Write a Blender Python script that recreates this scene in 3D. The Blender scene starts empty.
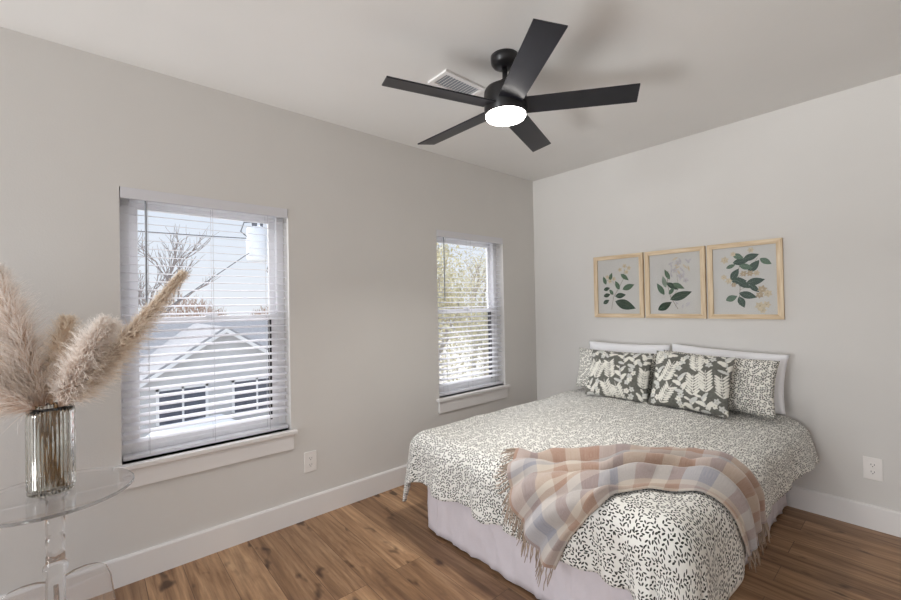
import bpy, bmesh, math, random
from mathutils import Vector, Matrix, noise, Euler
PI = math.pi
random.seed(7)
sc = bpy.context.scene
COL = sc.collection

# ------------------------------------------------------------------ camera
CAM = Vector((2.46543, -3.22285, 1.26848))
YAW, PITCH, ROLL, FPX = 0.854938, 0.011094, -0.018072, 413.426
fw = Vector((-math.sin(YAW) * math.cos(PITCH), math.cos(YAW) * math.cos(PITCH), math.sin(PITCH)))
rt = Vector((math.cos(YAW), math.sin(YAW), 0))
up = rt.cross(fw)
r2 = rt * math.cos(ROLL) + up * math.sin(ROLL)
u2 = up * math.cos(ROLL) - rt * math.sin(ROLL)
cd = bpy.data.cameras.new('camera')
cam = bpy.data.objects.new('camera', cd)
COL.objects.link(cam)
m = Matrix((r2, u2, -fw)).transposed().to_4x4()
m.translation = CAM
cam.matrix_world = m
cd.sensor_width = 36
cd.lens = FPX * 36 / 901
cd.clip_start = 0.02
cd.clip_end = 300
sc.camera = cam

# ------------------------------------------------------------------ world, sun, exposure
SKY_STRENGTH = 1.0
SUN_STRENGTH = 6.5
EXPOSURE = 0.06
sc.view_settings.view_transform = 'Standard'
sc.view_settings.look = 'None'
sc.view_settings.gamma = 1.0
sc.view_settings.exposure = EXPOSURE
sc.view_settings.use_curve_mapping = False

w = bpy.data.worlds.new('sky')
sc.world = w
w.use_nodes = True
nt = w.node_tree
nt.nodes.clear()
wo = nt.nodes.new('ShaderNodeOutputWorld')
bg = nt.nodes.new('ShaderNodeBackground')
tc = nt.nodes.new('ShaderNodeTexCoord')
sx = nt.nodes.new('ShaderNodeSeparateXYZ')
cr = nt.nodes.new('ShaderNodeValToRGB')
nt.links.new(tc.outputs['Generated'], sx.inputs[0])
nt.links.new(sx.outputs['Z'], cr.inputs[0])
nt.links.new(cr.outputs[0], bg.inputs[0])
nt.links.new(bg.outputs[0], wo.inputs[0])
cr.color_ramp.elements[0].position = 0.0
cr.color_ramp.elements[0].color = (0.86, 0.885, 0.92, 1)
cr.color_ramp.elements[1].position = 0.45
cr.color_ramp.elements[1].color = (0.68, 0.78, 0.95, 1)
bg.inputs[1].default_value = SKY_STRENGTH

sl = bpy.data.lights.new('hazy_sun', 'SUN')
sl.energy = SUN_STRENGTH
sl.angle = math.radians(70)
sl.color = (1.0, 0.97, 0.93)
so = bpy.data.objects.new('hazy_sun', sl)
COL.objects.link(so)
so.rotation_euler = Vector((0.80, 0.10, -0.55)).to_track_quat('-Z', 'Y').to_euler()

# added fill lights beyond the unbuilt end: one level, one aimed at the ceiling
def soft_light(name, loc, target, sx_, sy_, watts, color):
    al = bpy.data.lights.new(name, 'AREA')
    al.shape = 'RECTANGLE'
    al.size, al.size_y = sx_, sy_
    al.energy = watts
    al.color = color
    ao = bpy.data.objects.new(name, al)
    COL.objects.link(ao)
    ao.location = loc
    ao.rotation_euler = (Vector(target) - Vector(loc)).to_track_quat('-Z', 'Y').to_euler()


soft_light('open_end_fill', (1.3, -14.0, 1.3), (1.9, 0, 0.9), 3.0, 2.6, 410, (0.96, 0.985, 1.0))  # added fill for the back wall and bed
soft_light('ceiling_fill', (0.6, -13.0, -4.2), (1.9, -1.2, 2.4), 3.2, 3.0, 740, (0.97, 0.985, 1.0))  # added uplight that brightens the ceiling


# ------------------------------------------------------------------ material helpers
def srgb(r, g, b):
    f = lambda c: (c / 255 / 12.92) if c / 255 <= 0.04045 else ((c / 255 + 0.055) / 1.055) ** 2.4
    return (f(r), f(g), f(b), 1)


class NB:
    """small node builder"""
    def __init__(s, name):
        s.m = bpy.data.materials.new(name)
        s.m.use_nodes = True
        s.t = s.m.node_tree
        s.t.nodes.clear()
        s.out = s.t.nodes.new('ShaderNodeOutputMaterial')

    def n(s, typ, **kw):
        nd = s.t.nodes.new(typ)
        for k, v in kw.items():
            setattr(nd, k, v)
        return nd

    def l(s, a, b):
        s.t.links.new(a, b)

    def put(s, v, sock):
        if isinstance(v, (int, float)):
            sock.default_value = v
        elif isinstance(v, (tuple, list)):
            sock.default_value = v
        else:
            s.l(v, sock)

    def math(s, op, a, b=0.0, c=None, clamp=False):
        nd = s.n('ShaderNodeMath', operation=op, use_clamp=clamp)
        s.put(a, nd.inputs[0])
        s.put(b, nd.inputs[1])
        if c is not None:
            s.put(c, nd.inputs[2])
        return nd.outputs[0]

    def mix(s, f, a, b):
        nd = s.n('ShaderNodeMix', data_type='RGBA')
        s.put(f, nd.inputs[0])
        s.put(a, nd.inputs[6])
        s.put(b, nd.inputs[7])
        return nd.outputs[2]

    def ramp(s, f, stops):
        nd = s.n('ShaderNodeValToRGB')
        e = nd.color_ramp.elements
        while len(e) < len(stops):
            e.new(0.5)
        for i, (p, c) in enumerate(stops):
            e[i].position = p
            e[i].color = c
        s.l(f, nd.inputs[0])
        return nd.outputs[0]

    def noise(s, vec, scale, detail=3, rough=0.5):
        nd = s.n('ShaderNodeTexNoise')
        nd.inputs['Scale'].default_value = scale
        nd.inputs['Detail'].default_value = detail
        nd.inputs['Roughness'].default_value = rough
        if vec is not None:
            s.l(vec, nd.inputs['Vector'])
        return nd.outputs[0]

    def obj(s):
        return s.n('ShaderNodeTexCoord').outputs['Object']

    def uv(s):
        return s.n('ShaderNodeTexCoord').outputs['UV']

    def bump(s, h, strength=0.2, dist=0.01):
        nd = s.n('ShaderNodeBump')
        nd.inputs['Strength'].default_value = strength
        nd.inputs['Distance'].default_value = dist
        s.l(h, nd.inputs['Height'])
        return nd.outputs[0]

    def pbr(s, color, rough=0.6, metal=0.0, normal=None, trans=0.0, ior=1.45, sheen=0.0, emit=None, es=0.0, spec=0.5):
        p = s.n('ShaderNodeBsdfPrincipled')
        s.put(color, p.inputs['Base Color'])
        s.put(rough, p.inputs['Roughness'])
        p.inputs['Metallic'].default_value = metal
        p.inputs['Transmission Weight'].default_value = trans
        p.inputs['IOR'].default_value = ior
        p.inputs['Sheen Weight'].default_value = sheen
        p.inputs['Specular IOR Level'].default_value = spec
        if emit:
            p.inputs['Emission Color'].default_value = emit
            p.inputs['Emission Strength'].default_value = es
        if normal is not None:
            s.l(normal, p.inputs['Normal'])
        s.l(p.outputs[0], s.out.inputs[0])
        return s.m


def mottled(name, c, rough=0.6, var=0.06, scale=8, bump=0.0, bscale=200, **kw):
    b = NB(name)
    o = b.obj()
    f = b.noise(o, scale, 3)
    lo = tuple(x * (1 - var) for x in c[:3]) + (1,)
    hi = tuple(min(1, x * (1 + var)) for x in c[:3]) + (1,)
    col = b.ramp(f, [(0.3, lo), (0.7, hi)])
    nrm = b.bump(b.noise(o, bscale, 2), bump, 0.004) if bump else None
    return b.pbr(col, rough, normal=nrm, **kw)


M = {}
M['wall'] = mottled('wall_paint', srgb(219, 216, 212), 0.75, 0.012, 3, 0.10, 140)
M['ceiling'] = mottled('ceiling_paint', srgb(228, 226, 223), 0.8, 0.012, 3, 0.10, 140)
M['trim'] = mottled('white_trim', srgb(234, 231, 229), 0.4, 0.01, 5)
M['vinyl'] = mottled('white_vinyl', srgb(248, 248, 250), 0.35, 0.01, 5)
def slat_mat():
    b = NB('blind_slat')
    f = b.noise(b.obj(), 5, 2)
    col = b.ramp(f, [(0.3, srgb(246, 246, 249)), (0.7, srgb(250, 250, 253))])
    d = b.n('ShaderNodeBsdfDiffuse')
    t = b.n('ShaderNodeBsdfTranslucent')
    b.l(col, d.inputs[0])
    b.l(col, t.inputs[0])
    mx = b.n('ShaderNodeMixShader')
    mx.inputs[0].default_value = 0.55
    b.l(d.outputs[0], mx.inputs[1])
    b.l(t.outputs[0], mx.inputs[2])
    b.l(mx.outputs[0], b.out.inputs[0])
    return b.m


M['slat'] = slat_mat()
M['valance'] = mottled('valance_white', srgb(218, 217, 221), 0.4, 0.01, 5)
M['cord'] = mottled('blind_cord', srgb(205, 205, 208), 0.6, 0.02, 20)
M['wand'] = mottled('clear_wand', srgb(150, 155, 162), 0.3, 0.02, 20)
M['dark'] = mottled('dark_plain', srgb(38, 38, 42), 0.6, 0.05, 20)  # plain dark: wheels, socket slots and the painted shadow beside the sash
M['plate'] = mottled('outlet_plate', srgb(240, 236, 232), 0.35, 0.01, 20)
M['blade'] = mottled('fan_blade_black', srgb(32, 32, 38), 0.32, 0.10, 14)
M['black'] = mottled('fan_black', srgb(28, 27, 28), 0.32, 0.06, 14)
M['white_fabric'] = mottled('white_cotton', srgb(244, 244, 247), 0.9, 0.02, 12, 0.25, 60, sheen=0.2)
M['skirt'] = mottled('skirt_linen', srgb(214, 206, 210), 0.9, 0.03, 10, 0.25, 90, sheen=0.1)
M['mattress'] = mottled('mattress_ticking', srgb(225, 222, 218), 0.9, 0.02, 10)


def floor_mat():
    b = NB('vinyl_plank_floor')
    o = b.obj()
    br = b.n('ShaderNodeTexBrick')
    br.offset = 0.37
    br.offset_frequency = 2
    br.inputs['Scale'].default_value = 1.0
    br.inputs['Brick Width'].default_value = 1.22
    br.inputs['Row Height'].default_value = 0.152
    br.inputs['Mortar Size'].default_value = 0.0014
    br.inputs['Mortar Smooth'].default_value = 0.3
    br.inputs['Bias'].default_value = 0.0
    br.inputs['Color1'].default_value = (0, 0, 0, 1)
    br.inputs['Color2'].default_value = (1, 1, 1, 1)
    br.inputs['Mortar'].default_value = (0.5, 0.5, 0.5, 1)
    b.l(o, br.inputs['Vector'])
    s = b.n('ShaderNodeSeparateXYZ')
    b.l(o, s.inputs[0])
    shift = b.math('MULTIPLY', br.outputs['Color'], 7.3)
    c = b.n('ShaderNodeCombineXYZ')
    b.l(b.math('ADD', b.math('MULTIPLY', s.outputs[0], 0.22), shift), c.inputs[0])
    b.l(b.math('MULTIPLY', s.outputs[1], 2.2), c.inputs[1])
    b.l(shift, c.inputs[2])
    g1 = b.n('ShaderNodeTexNoise')
    g1.inputs['Scale'].default_value = 4.2
    g1.inputs['Detail'].default_value = 6
    g1.inputs['Roughness'].default_value = 0.62
    g1.inputs['Distortion'].default_value = 1.4
    b.l(c.outputs[0], g1.inputs['Vector'])
    c2 = b.n('ShaderNodeCombineXYZ')
    b.l(b.math('ADD', b.math('MULTIPLY', s.outputs[0], 1.5), shift), c2.inputs[0])
    b.l(b.math('MULTIPLY', s.outputs[1], 26.0), c2.inputs[1])
    g2 = b.noise(c2.outputs[0], 2.0, 4, 0.6)
    # knots
    c3 = b.n('ShaderNodeCombineXYZ')
    b.l(b.math('ADD', b.math('MULTIPLY', s.outputs[0], 1.0), shift), c3.inputs[0])
    b.l(b.math('MULTIPLY', s.outputs[1], 2.1), c3.inputs[1])
    vk = b.n('ShaderNodeTexNoise')
    vk.inputs['Scale'].default_value = 5.5
    vk.inputs['Detail'].default_value = 2
    b.l(c3.outputs[0], vk.inputs['Vector'])
    knot = b.ramp(vk.outputs[0], [(0.62, (0, 0, 0, 1)), (0.71, (1, 1, 1, 1))])
    base = b.ramp(g1.outputs[0], [(0.22, srgb(96, 69, 49)), (0.42, srgb(160, 122, 88)), (0.57, srgb(194, 154, 116)), (0.78, srgb(222, 184, 144))])
    tone = b.mix(b.math('MULTIPLY', b.math('SUBTRACT', 1.0, br.outputs['Color']), 0.42), base, srgb(108, 82, 62))
    fine = b.mix(b.math('MULTIPLY', b.math('SUBTRACT', g2, 0.40, clamp=True), 1.8), tone, srgb(84, 54, 34))
    kn = b.mix(b.math('MULTIPLY', knot, 0.85), fine, srgb(62, 38, 24))
    col = b.mix(b.math('MULTIPLY', br.outputs['Fac'], 0.65), kn, srgb(50, 32, 22))
    h = b.math('SUBTRACT', b.math('MULTIPLY', g2, 0.25), br.outputs['Fac'])
    return b.pbr(col, b.math('ADD', 0.34, b.math('MULTIPLY', g2, 0.16)), normal=b.bump(h, 0.25, 0.002))


M['floor'] = floor_mat()


def sprig_color(b, ground, ink, cell=0.034, fat=1.0):
    """small dark leaf sprigs scattered on a pale ground, UV in metres"""
    uv = b.uv()
    vm = b.n('ShaderNodeVectorMath', operation='SCALE')
    b.l(uv, vm.inputs[0])
    vm.inputs['Scale'].default_value = 1 / cell
    vo = b.n('ShaderNodeTexVoronoi', voronoi_dimensions='2D', feature='F1')
    vo.inputs['Scale'].default_value = 1.0
    vo.inputs['Randomness'].default_value = 0.62
    b.l(vm.outputs[0], vo.inputs['Vector'])
    sub = b.n('ShaderNodeVectorMath', operation='SUBTRACT')
    b.l(vm.outputs[0], sub.inputs[0])
    b.l(vo.outputs['Position'], sub.inputs[1])
    cs = b.n('ShaderNodeSeparateColor')
    b.l(vo.outputs['Color'], cs.inputs[0])
    vr = b.n('ShaderNodeVectorRotate', rotation_type='Z_AXIS')
    b.l(sub.outputs[0], vr.inputs['Vector'])
    b.l(b.math('MULTIPLY', cs.outputs[0], 6.283), vr.inputs['Angle'])
    s = b.n('ShaderNodeSeparateXYZ')
    b.l(vr.outputs[0], s.inputs[0])
    X = s.outputs[0]
    Y = b.math('ABSOLUTE', s.outputs[1])
    mask = None
    ca, sa = math.cos(0.62), math.sin(0.62)
    for x0, sc_ in ((-0.52, 1.0), (0.02, 0.92)):
        dx = b.math('SUBTRACT', X, x0)
        dy = b.math('SUBTRACT', Y, 0.06)
        qx = b.math('ADD', b.math('MULTIPLY', dx, ca), b.math('MULTIPLY', dy, sa))
        qy = b.math('SUBTRACT', b.math('MULTIPLY', dy, ca), b.math('MULTIPLY', dx, sa))
        e = b.math('ADD', b.math('POWER', b.math('MULTIPLY', b.math('ABSOLUTE', b.math('SUBTRACT', qx, 0.25)), 1 / (0.26 * sc_)), 2.0),
                   b.math('POWER', b.math('MULTIPLY', b.math('ABSOLUTE', qy), 1 / (0.092 * sc_ * fat)), 2.0))
        mk = b.math('LESS_THAN', e, 1.0)
        mask = mk if mask is None else b.math('MAXIMUM', mask, mk)
    return b.mix(mask, ground, ink)


def sprig_mat(name, ground, ink, cell, fat=1.0):
    b = NB(name)
    c = sprig_color(b, ground, ink, cell, fat)
    nrm = b.bump(b.noise(b.uv(), 35, 3), 0.35, 0.006)
    return b.pbr(c, 0.9, normal=nrm, sheen=0.15)


M['duvet'] = sprig_mat('sprig_cotton', srgb(232, 230, 224), srgb(50, 51, 45), 0.0255, 1.22)
M['sham'] = sprig_mat('sprig_sham_cotton', srgb(234, 231, 223), srgb(60, 61, 55), 0.021, 1.5)


def throw_mat():
    b = NB('plaid_wool')
    s = b.n('ShaderNodeSeparateXYZ')
    b.l(b.uv(), s.inputs[0])
    stops = [(0.0, srgb(196, 184, 168)), (0.16, srgb(150, 113, 92)), (0.34, srgb(180, 175, 174)), (0.52, srgb(132, 133, 143)),
             (0.66, srgb(188, 177, 163)), (0.84, srgb(156, 123, 102))]

    def band(v, per):
        f = b.math('FRACT', b.math('MULTIPLY', v, 1 / per))
        nd = b.n('ShaderNodeValToRGB')
        nd.color_ramp.interpolation = 'CONSTANT'
        e = nd.color_ramp.elements
        while len(e) < len(stops):
            e.new(0.5)
        for i, (p, c) in enumerate(stops):
            e[i].position = p
            e[i].color = c
        b.l(f, nd.inputs[0])
        return nd.outputs[0]
    col = b.mix(0.5, band(s.outputs[0], 0.44), band(b.math('ADD', s.outputs[1], 0.12), 0.44))
    wv = b.n('ShaderNodeTexNoise')
    wv.inputs['Scale'].default_value = 160
    b.l(b.uv(), wv.inputs['Vector'])
    col = b.mix(b.math('MULTIPLY', wv.outputs[0], 0.25), col, srgb(232, 222, 214))
    return b.pbr(col, 0.95, normal=b.bump(wv.outputs[0], 0.3, 0.003), sheen=0.4)


M['throw'] = throw_mat()
M['fringe'] = mottled('wool_fringe', srgb(168, 150, 134), 0.95, 0.22, 22)


def oak_mat(axis):
    b = NB('pale_oak_' + 'xyz'[axis])
    mp = b.n('ShaderNodeMapping')
    sc_ = [70, 70, 70]
    sc_[axis] = 5
    mp.inputs['Scale'].default_value = sc_
    b.l(b.obj(), mp.inputs[0])
    f = b.noise(mp.outputs[0], 1.0, 4, 0.6)
    col = b.ramp(f, [(0.3, srgb(198, 170, 134)), (0.55, srgb(224, 202, 170)), (0.75, srgb(238, 222, 196))])
    return b.pbr(col, 0.55)


M['oak_x'] = oak_mat(0)
M['oak_z'] = oak_mat(2)
M['paper'] = mottled('print_paper', srgb(206, 204, 200), 0.85, 0.02, 14)


def flat(name, c, rough=0.8, **kw):
    return mottled(name, c, rough, 0.12, 60, **kw)


M['leaf_dark'] = flat('ink_dark_green', srgb(40, 66, 48))
M['leaf_mid'] = flat('ink_mid_green', srgb(82, 108, 84))
M['leaf_pale'] = flat('ink_grey_green', srgb(132, 146, 130))
M['petal_cream'] = flat('ink_cream', srgb(204, 190, 162))
M['petal_tan'] = flat('ink_tan', srgb(178, 160, 132))
M['petal_lilac'] = flat('ink_lilac_grey', srgb(190, 186, 190))
M['stem_ink'] = flat('ink_stem', srgb(118, 104, 78))


def thin_glass(name, tint=(1, 1, 1, 1), rough=0.0, k=1.0):
    b = NB(name)
    tr = b.n('ShaderNodeBsdfTransparent')
    tr.inputs[0].default_value = tint
    gl = b.n('ShaderNodeBsdfGlossy')
    gl.inputs['Roughness'].default_value = rough
    fr = b.n('ShaderNodeFresnel')
    fr.inputs['IOR'].default_value = 1.5
    mx = b.n('ShaderNodeMixShader')
    ge = b.n('ShaderNodeNewGeometry')
    front = b.math('SUBTRACT', 1.0, ge.outputs['Backfacing'])
    b.l(b.math('MULTIPLY', b.math('MULTIPLY', fr.outputs[0], k), front), mx.inputs[0])
    b.l(tr.outputs[0], mx.inputs[1])
    b.l(gl.outputs[0], mx.inputs[2])
    b.l(mx.outputs[0], b.out.inputs[0])
    return b.m


M['pane'] = thin_glass('window_glass', (0.98, 0.99, 1.0, 1), 0.0, 1.0)
M['glazing'] = thin_glass('picture_glass', (1, 1, 1, 1), 0.02, 1.6)


def clear_mat(name, c, ior, rough=0.02):
    b = NB(name)
    return b.pbr(c, rough, trans=1.0, ior=ior)


def acrylic_mat():
    b = NB('clear_acrylic')
    b.pbr((0.97, 0.97, 0.975, 1), 0.02, trans=1.0, ior=1.40)
    p = [n for n in b.t.nodes if n.type == 'BSDF_PRINCIPLED'][0]
    tr = b.n('ShaderNodeBsdfTransparent')
    mx = b.n('ShaderNodeMixShader')
    mx.inputs[0].default_value = 0.78
    b.l(tr.outputs[0], mx.inputs[1])
    b.l(p.outputs[0], mx.inputs[2])
    b.l(mx.outputs[0], b.out.inputs[0])
    return b.m


M['acrylic'] = acrylic_mat()
M['vase'] = clear_mat('smoky_ribbed_glass', (0.80, 0.80, 0.755, 1), 1.45, 0.03)


def attr_mat(name, rough=0.95, translucent=0.0, sheen=0.0):
    b = NB(name)
    a = b.n('ShaderNodeAttribute', attribute_name='tint')
    f = b.noise(b.obj(), 90, 2)
    col = b.mix(b.math('MULTIPLY', f, 0.14), a.outputs['Color'], (0.9, 0.88, 0.84, 1))
    if translucent:
        d = b.n('ShaderNodeBsdfDiffuse')
        t = b.n('ShaderNodeBsdfTranslucent')
        b.l(col, d.inputs[0])
        b.l(col, t.inputs[0])
        mx = b.n('ShaderNodeMixShader')
        mx.inputs[0].default_value = translucent
        b.l(d.outputs[0], mx.inputs[1])
        b.l(t.outputs[0], mx.inputs[2])
        b.l(mx.outputs[0], b.out.inputs[0])
        return b.m
    return b.pbr(col, rough, sheen=sheen)


M['floral'] = attr_mat('floral_print_cotton', sheen=0.15)
M['plume'] = attr_mat('pampas_hair', translucent=0.45)
M['stalk'] = mottled('dry_stalk', srgb(176, 140, 98), 0.8, 0.15, 30)
bl = NB('lit_lens')
bl.pbr((0.9, 0.88, 0.85, 1), 0.4, emit=(1.0, 0.955, 0.90, 1), es=12.0)
M['lens'] = bl.m
# outside
def ground_mat():
    b = NB('patchy_winter_ground')
    f = b.noise(b.obj(), 2.2, 5, 0.7)
    g = b.noise(b.obj(), 0.9, 3)
    c1 = b.ramp(f, [(0.30, srgb(112, 102, 98)), (0.47, srgb(196, 190, 182)), (0.60, srgb(206, 198, 178)), (0.74, srgb(168, 128, 118))])
    return b.pbr(b.mix(b.math('MULTIPLY', g, 0.3), c1, srgb(200, 200, 200)), 0.95)


M['ground'] = ground_mat()
M['siding'] = mottled('pale_siding', srgb(212, 212, 213), 0.8, 0.03, 6)
M['shingle'] = mottled('grey_shingle', srgb(168, 167, 170), 0.9, 0.10, 9)
M['ext_white'] = mottled('white_exterior_trim', srgb(248, 248, 248), 0.7, 0.01, 5)
M['ext_glass'] = mottled('dim_window', srgb(92, 97, 110), 0.3, 0.15, 3)
M['pole'] = mottled('weathered_pole', srgb(176, 168, 160), 0.9, 0.1, 12)
M['can'] = mottled('transformer_can', srgb(238, 240, 244), 0.5, 0.02, 5)
M['wire'] = mottled('power_wire', srgb(110, 112, 118), 0.7, 0.05, 5)
M['bark'] = mottled('bare_bark', srgb(160, 150, 146), 0.95, 0.15, 15)
M['foliage'] = mottled('pale_foliage', srgb(212, 204, 172), 0.9, 0.25, 3)
M['foliage_b'] = mottled('olive_foliage', srgb(182, 178, 156), 0.9, 0.25, 3)
M['brush'] = mottled('winter_brush', srgb(184, 160, 144), 0.95, 0.15, 2)
M['car'] = mottled('car_paint_silver', srgb(200, 204, 212), 0.35, 0.03, 3)
M['car_red'] = mottled('car_paint_red', srgb(186, 120, 112), 0.35, 0.03, 3)


# ------------------------------------------------------------------ mesh helpers
class MB:
    def __init__(s):
        s.v, s.f, s.mi, s.uv = [], [], [], []

    def add(s, vs, fs, mi=0, uvs=None):
        o = len(s.v)
        s.v += [tuple(v) for v in vs]
        for f in fs:
            s.f.append([i + o for i in f])
            s.mi.append(mi)
        if uvs:
            s.uv += uvs
        return s

    def box(s, lo, hi, mi=0):
        (a, b, c), (d, e, f) = lo, hi
        return s.add([(a, b, c), (d, b, c), (d, e, c), (a, e, c), (a, b, f), (d, b, f), (d, e, f), (a, e, f)],
                     [(3, 2, 1, 0), (4, 5, 6, 7), (0, 1, 5, 4), (1, 2, 6, 5), (2, 3, 7, 6), (3, 0, 4, 7)], mi)

    def tube(s, pts, rad, n=8, mi=0, caps=True):
        pts = [Vector(p) for p in pts]
        k = len(pts)
        R = rad if isinstance(rad, (list, tuple)) else [rad] * k
        vs, fs = [], []
        t0 = (pts[1] - pts[0]).normalized()
        ref = Vector((0, 0, 1)) if abs(t0.z) < 0.9 else Vector((1, 0, 0))
        x = t0.cross(ref).normalized()
        for i in range(k):
            t = (pts[min(i + 1, k - 1)] - pts[max(i - 1, 0)])
            t = t.normalized() if t.length > 1e-9 else t0
            x = (x - t * x.dot(t)).normalized()
            y = t.cross(x)
            for j in range(n):
                a = 2 * PI * j / n
                vs.append(pts[i] + (x * math.cos(a) + y * math.sin(a)) * R[i])
        for i in range(k - 1):
            for j in range(n):
                fs.append((i * n + j, i * n + (j + 1) % n, (i + 1) * n + (j + 1) % n, (i + 1) * n + j))
        if caps:
            fs.append(tuple(range(n - 1, -1, -1)))
            fs.append(tuple(range((k - 1) * n, k * n)))
        return s.add(vs, fs, mi)

    def lathe(s, prof, c=(0, 0), n=32, mi=0, rib=0.0, ribn=0, capb=True, capt=True):
        vs, fs = [], []
        for (r, z) in prof:
            for j in range(n):
                a = 2 * PI * j / n
                rr = r * (1 + rib * math.cos(ribn * a)) if rib else r
                vs.append((c[0] + rr * math.cos(a), c[1] + rr * math.sin(a), z))
        k = len(prof)
        for i in range(k - 1):
            for j in range(n):
                fs.append((i * n + j, i * n + (j + 1) % n, (i + 1) * n + (j + 1) % n, (i + 1) * n + j))
        if capb:
            fs.append(tuple(range(n - 1, -1, -1)))
        if capt:
            fs.append(tuple(range((k - 1) * n, k * n)))
        return s.add(vs, fs, mi)

    def build(s, name, mat, parent=None, smooth=False, bevel=0.0, auto=None):
        me = bpy.data.meshes.new(name)
        me.from_pydata(s.v, [], s.f)
        mats = mat if isinstance(mat, (list, tuple)) else [mat]
        for mm in mats:
            me.materials.append(mm)
        if len(mats) > 1:
            me.polygons.foreach_set('material_index', s.mi)
        if s.uv:
            ul = me.uv_layers.new(name='UVMap')
            for lp in me.loops:
                ul.data[lp.index].uv = s.uv[lp.vertex_index]
        bm = bmesh.new()
        bm.from_mesh(me)
        bmesh.ops.recalc_face_normals(bm, faces=bm.faces)
        bm.to_mesh(me)
        bm.free()
        if smooth:
            me.polygons.foreach_set('use_smooth', [True] * len(me.polygons))
        me.update()
        o = bpy.data.objects.new(name, me)
        COL.objects.link(o)
        if parent:
            o.parent = parent
            o.matrix_parent_inverse = parent_world(parent).inverted()
        if bevel:
            md = o.modifiers.new('edge', 'BEVEL')
            md.width = bevel
            md.segments = 2
            md.limit_method = 'ANGLE'
        return o


def parent_world(o):
    mw = o.matrix_basis.copy()
    if o.parent:
        mw = parent_world(o.parent) @ o.matrix_parent_inverse @ mw
    return mw


def empty(name, loc, parent=None):
    o = bpy.data.objects.new(name, None)
    o.empty_display_size = 0.1
    COL.objects.link(o)
    o.location = loc
    if parent:
        o.parent = parent
        o.matrix_parent_inverse = parent_world(parent).inverted()
    return o


def tag(o, label, cat, group=None):
    o['label'] = label
    o['category'] = cat
    if group:
        o['group'] = group
    return o


def struct(o):
    o['kind'] = 'structure'
    return o


def sm(a, b, x):
    t = max(0.0, min(1.0, (x - a) / (b - a)))
    return t * t * (3 - 2 * t)


def nz(x, y, z=0.0):
    return noise.noise(Vector((x, y, z)))


# ------------------------------------------------------------------ room shell
H = 2.44
RX, FY = 3.45, -4.75     # right wall and the end left unbuilt
WT = 0.15
WIN = [(-3.12, -2.34), (-1.21, -0.45)]
Z0, Z1 = 0.55, 1.85
struct(MB().box((-WT, FY, -0.12), (RX + WT, WT, 0)).build('floor', M['floor']))
struct(MB().box((-WT, FY, H), (RX + WT, WT, H + 0.12)).build('ceiling', M['ceiling']))
wl = MB()
ys = [FY, WIN[0][0], WIN[0][1], WIN[1][0], WIN[1][1], 0.0]
for i in range(5):
    if i in (1, 3):
        wl.box((-WT, ys[i], 0), (0, ys[i + 1], Z0))
        wl.box((-WT, ys[i], Z1), (0, ys[i + 1], H))
    else:
        wl.box((-WT, ys[i], 0), (0, ys[i + 1], H))
struct(wl.build('wall_left', M['wall']))
struct(MB().box((-WT, 0, 0), (RX + WT, WT, H)).build('wall_back', M['wall']))
struct(MB().box((RX, FY, 0), (RX + WT, 0, H)).build('wall_right', M['wall']))


def baseboard(name, pts2, nrm):
    (x0, y0), (x1, y1) = pts2
    prof = [(0.0, 0.0), (0.015, 0.0), (0.015, 0.122), (0.011, 0.1295), (0.006, 0.131), (0.0, 0.131)]
    mb = MB()
    vs = [(x0 + nrm[0] * d, y0 + nrm[1] * d, z) for d, z in prof] + [(x1 + nrm[0] * d, y1 + nrm[1] * d, z) for d, z in prof]
    n = len(prof)
    fs = [(i, (i + 1) % n, n + (i + 1) % n, n + i) for i in range(n)] + [tuple(range(n)), tuple(range(2 * n - 1, n - 1, -1))]
    return struct(mb.add(vs, fs).build(name, M['trim']))


baseboard('baseboard_left', ((0, FY), (0, 0)), (1, 0))
baseboard('baseboard_back', ((0.015, 0), (RX - 0.015, 0)), (0, -1))
baseboard('baseboard_right', ((RX, FY), (RX, 0)), (-1, 0))


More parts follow.
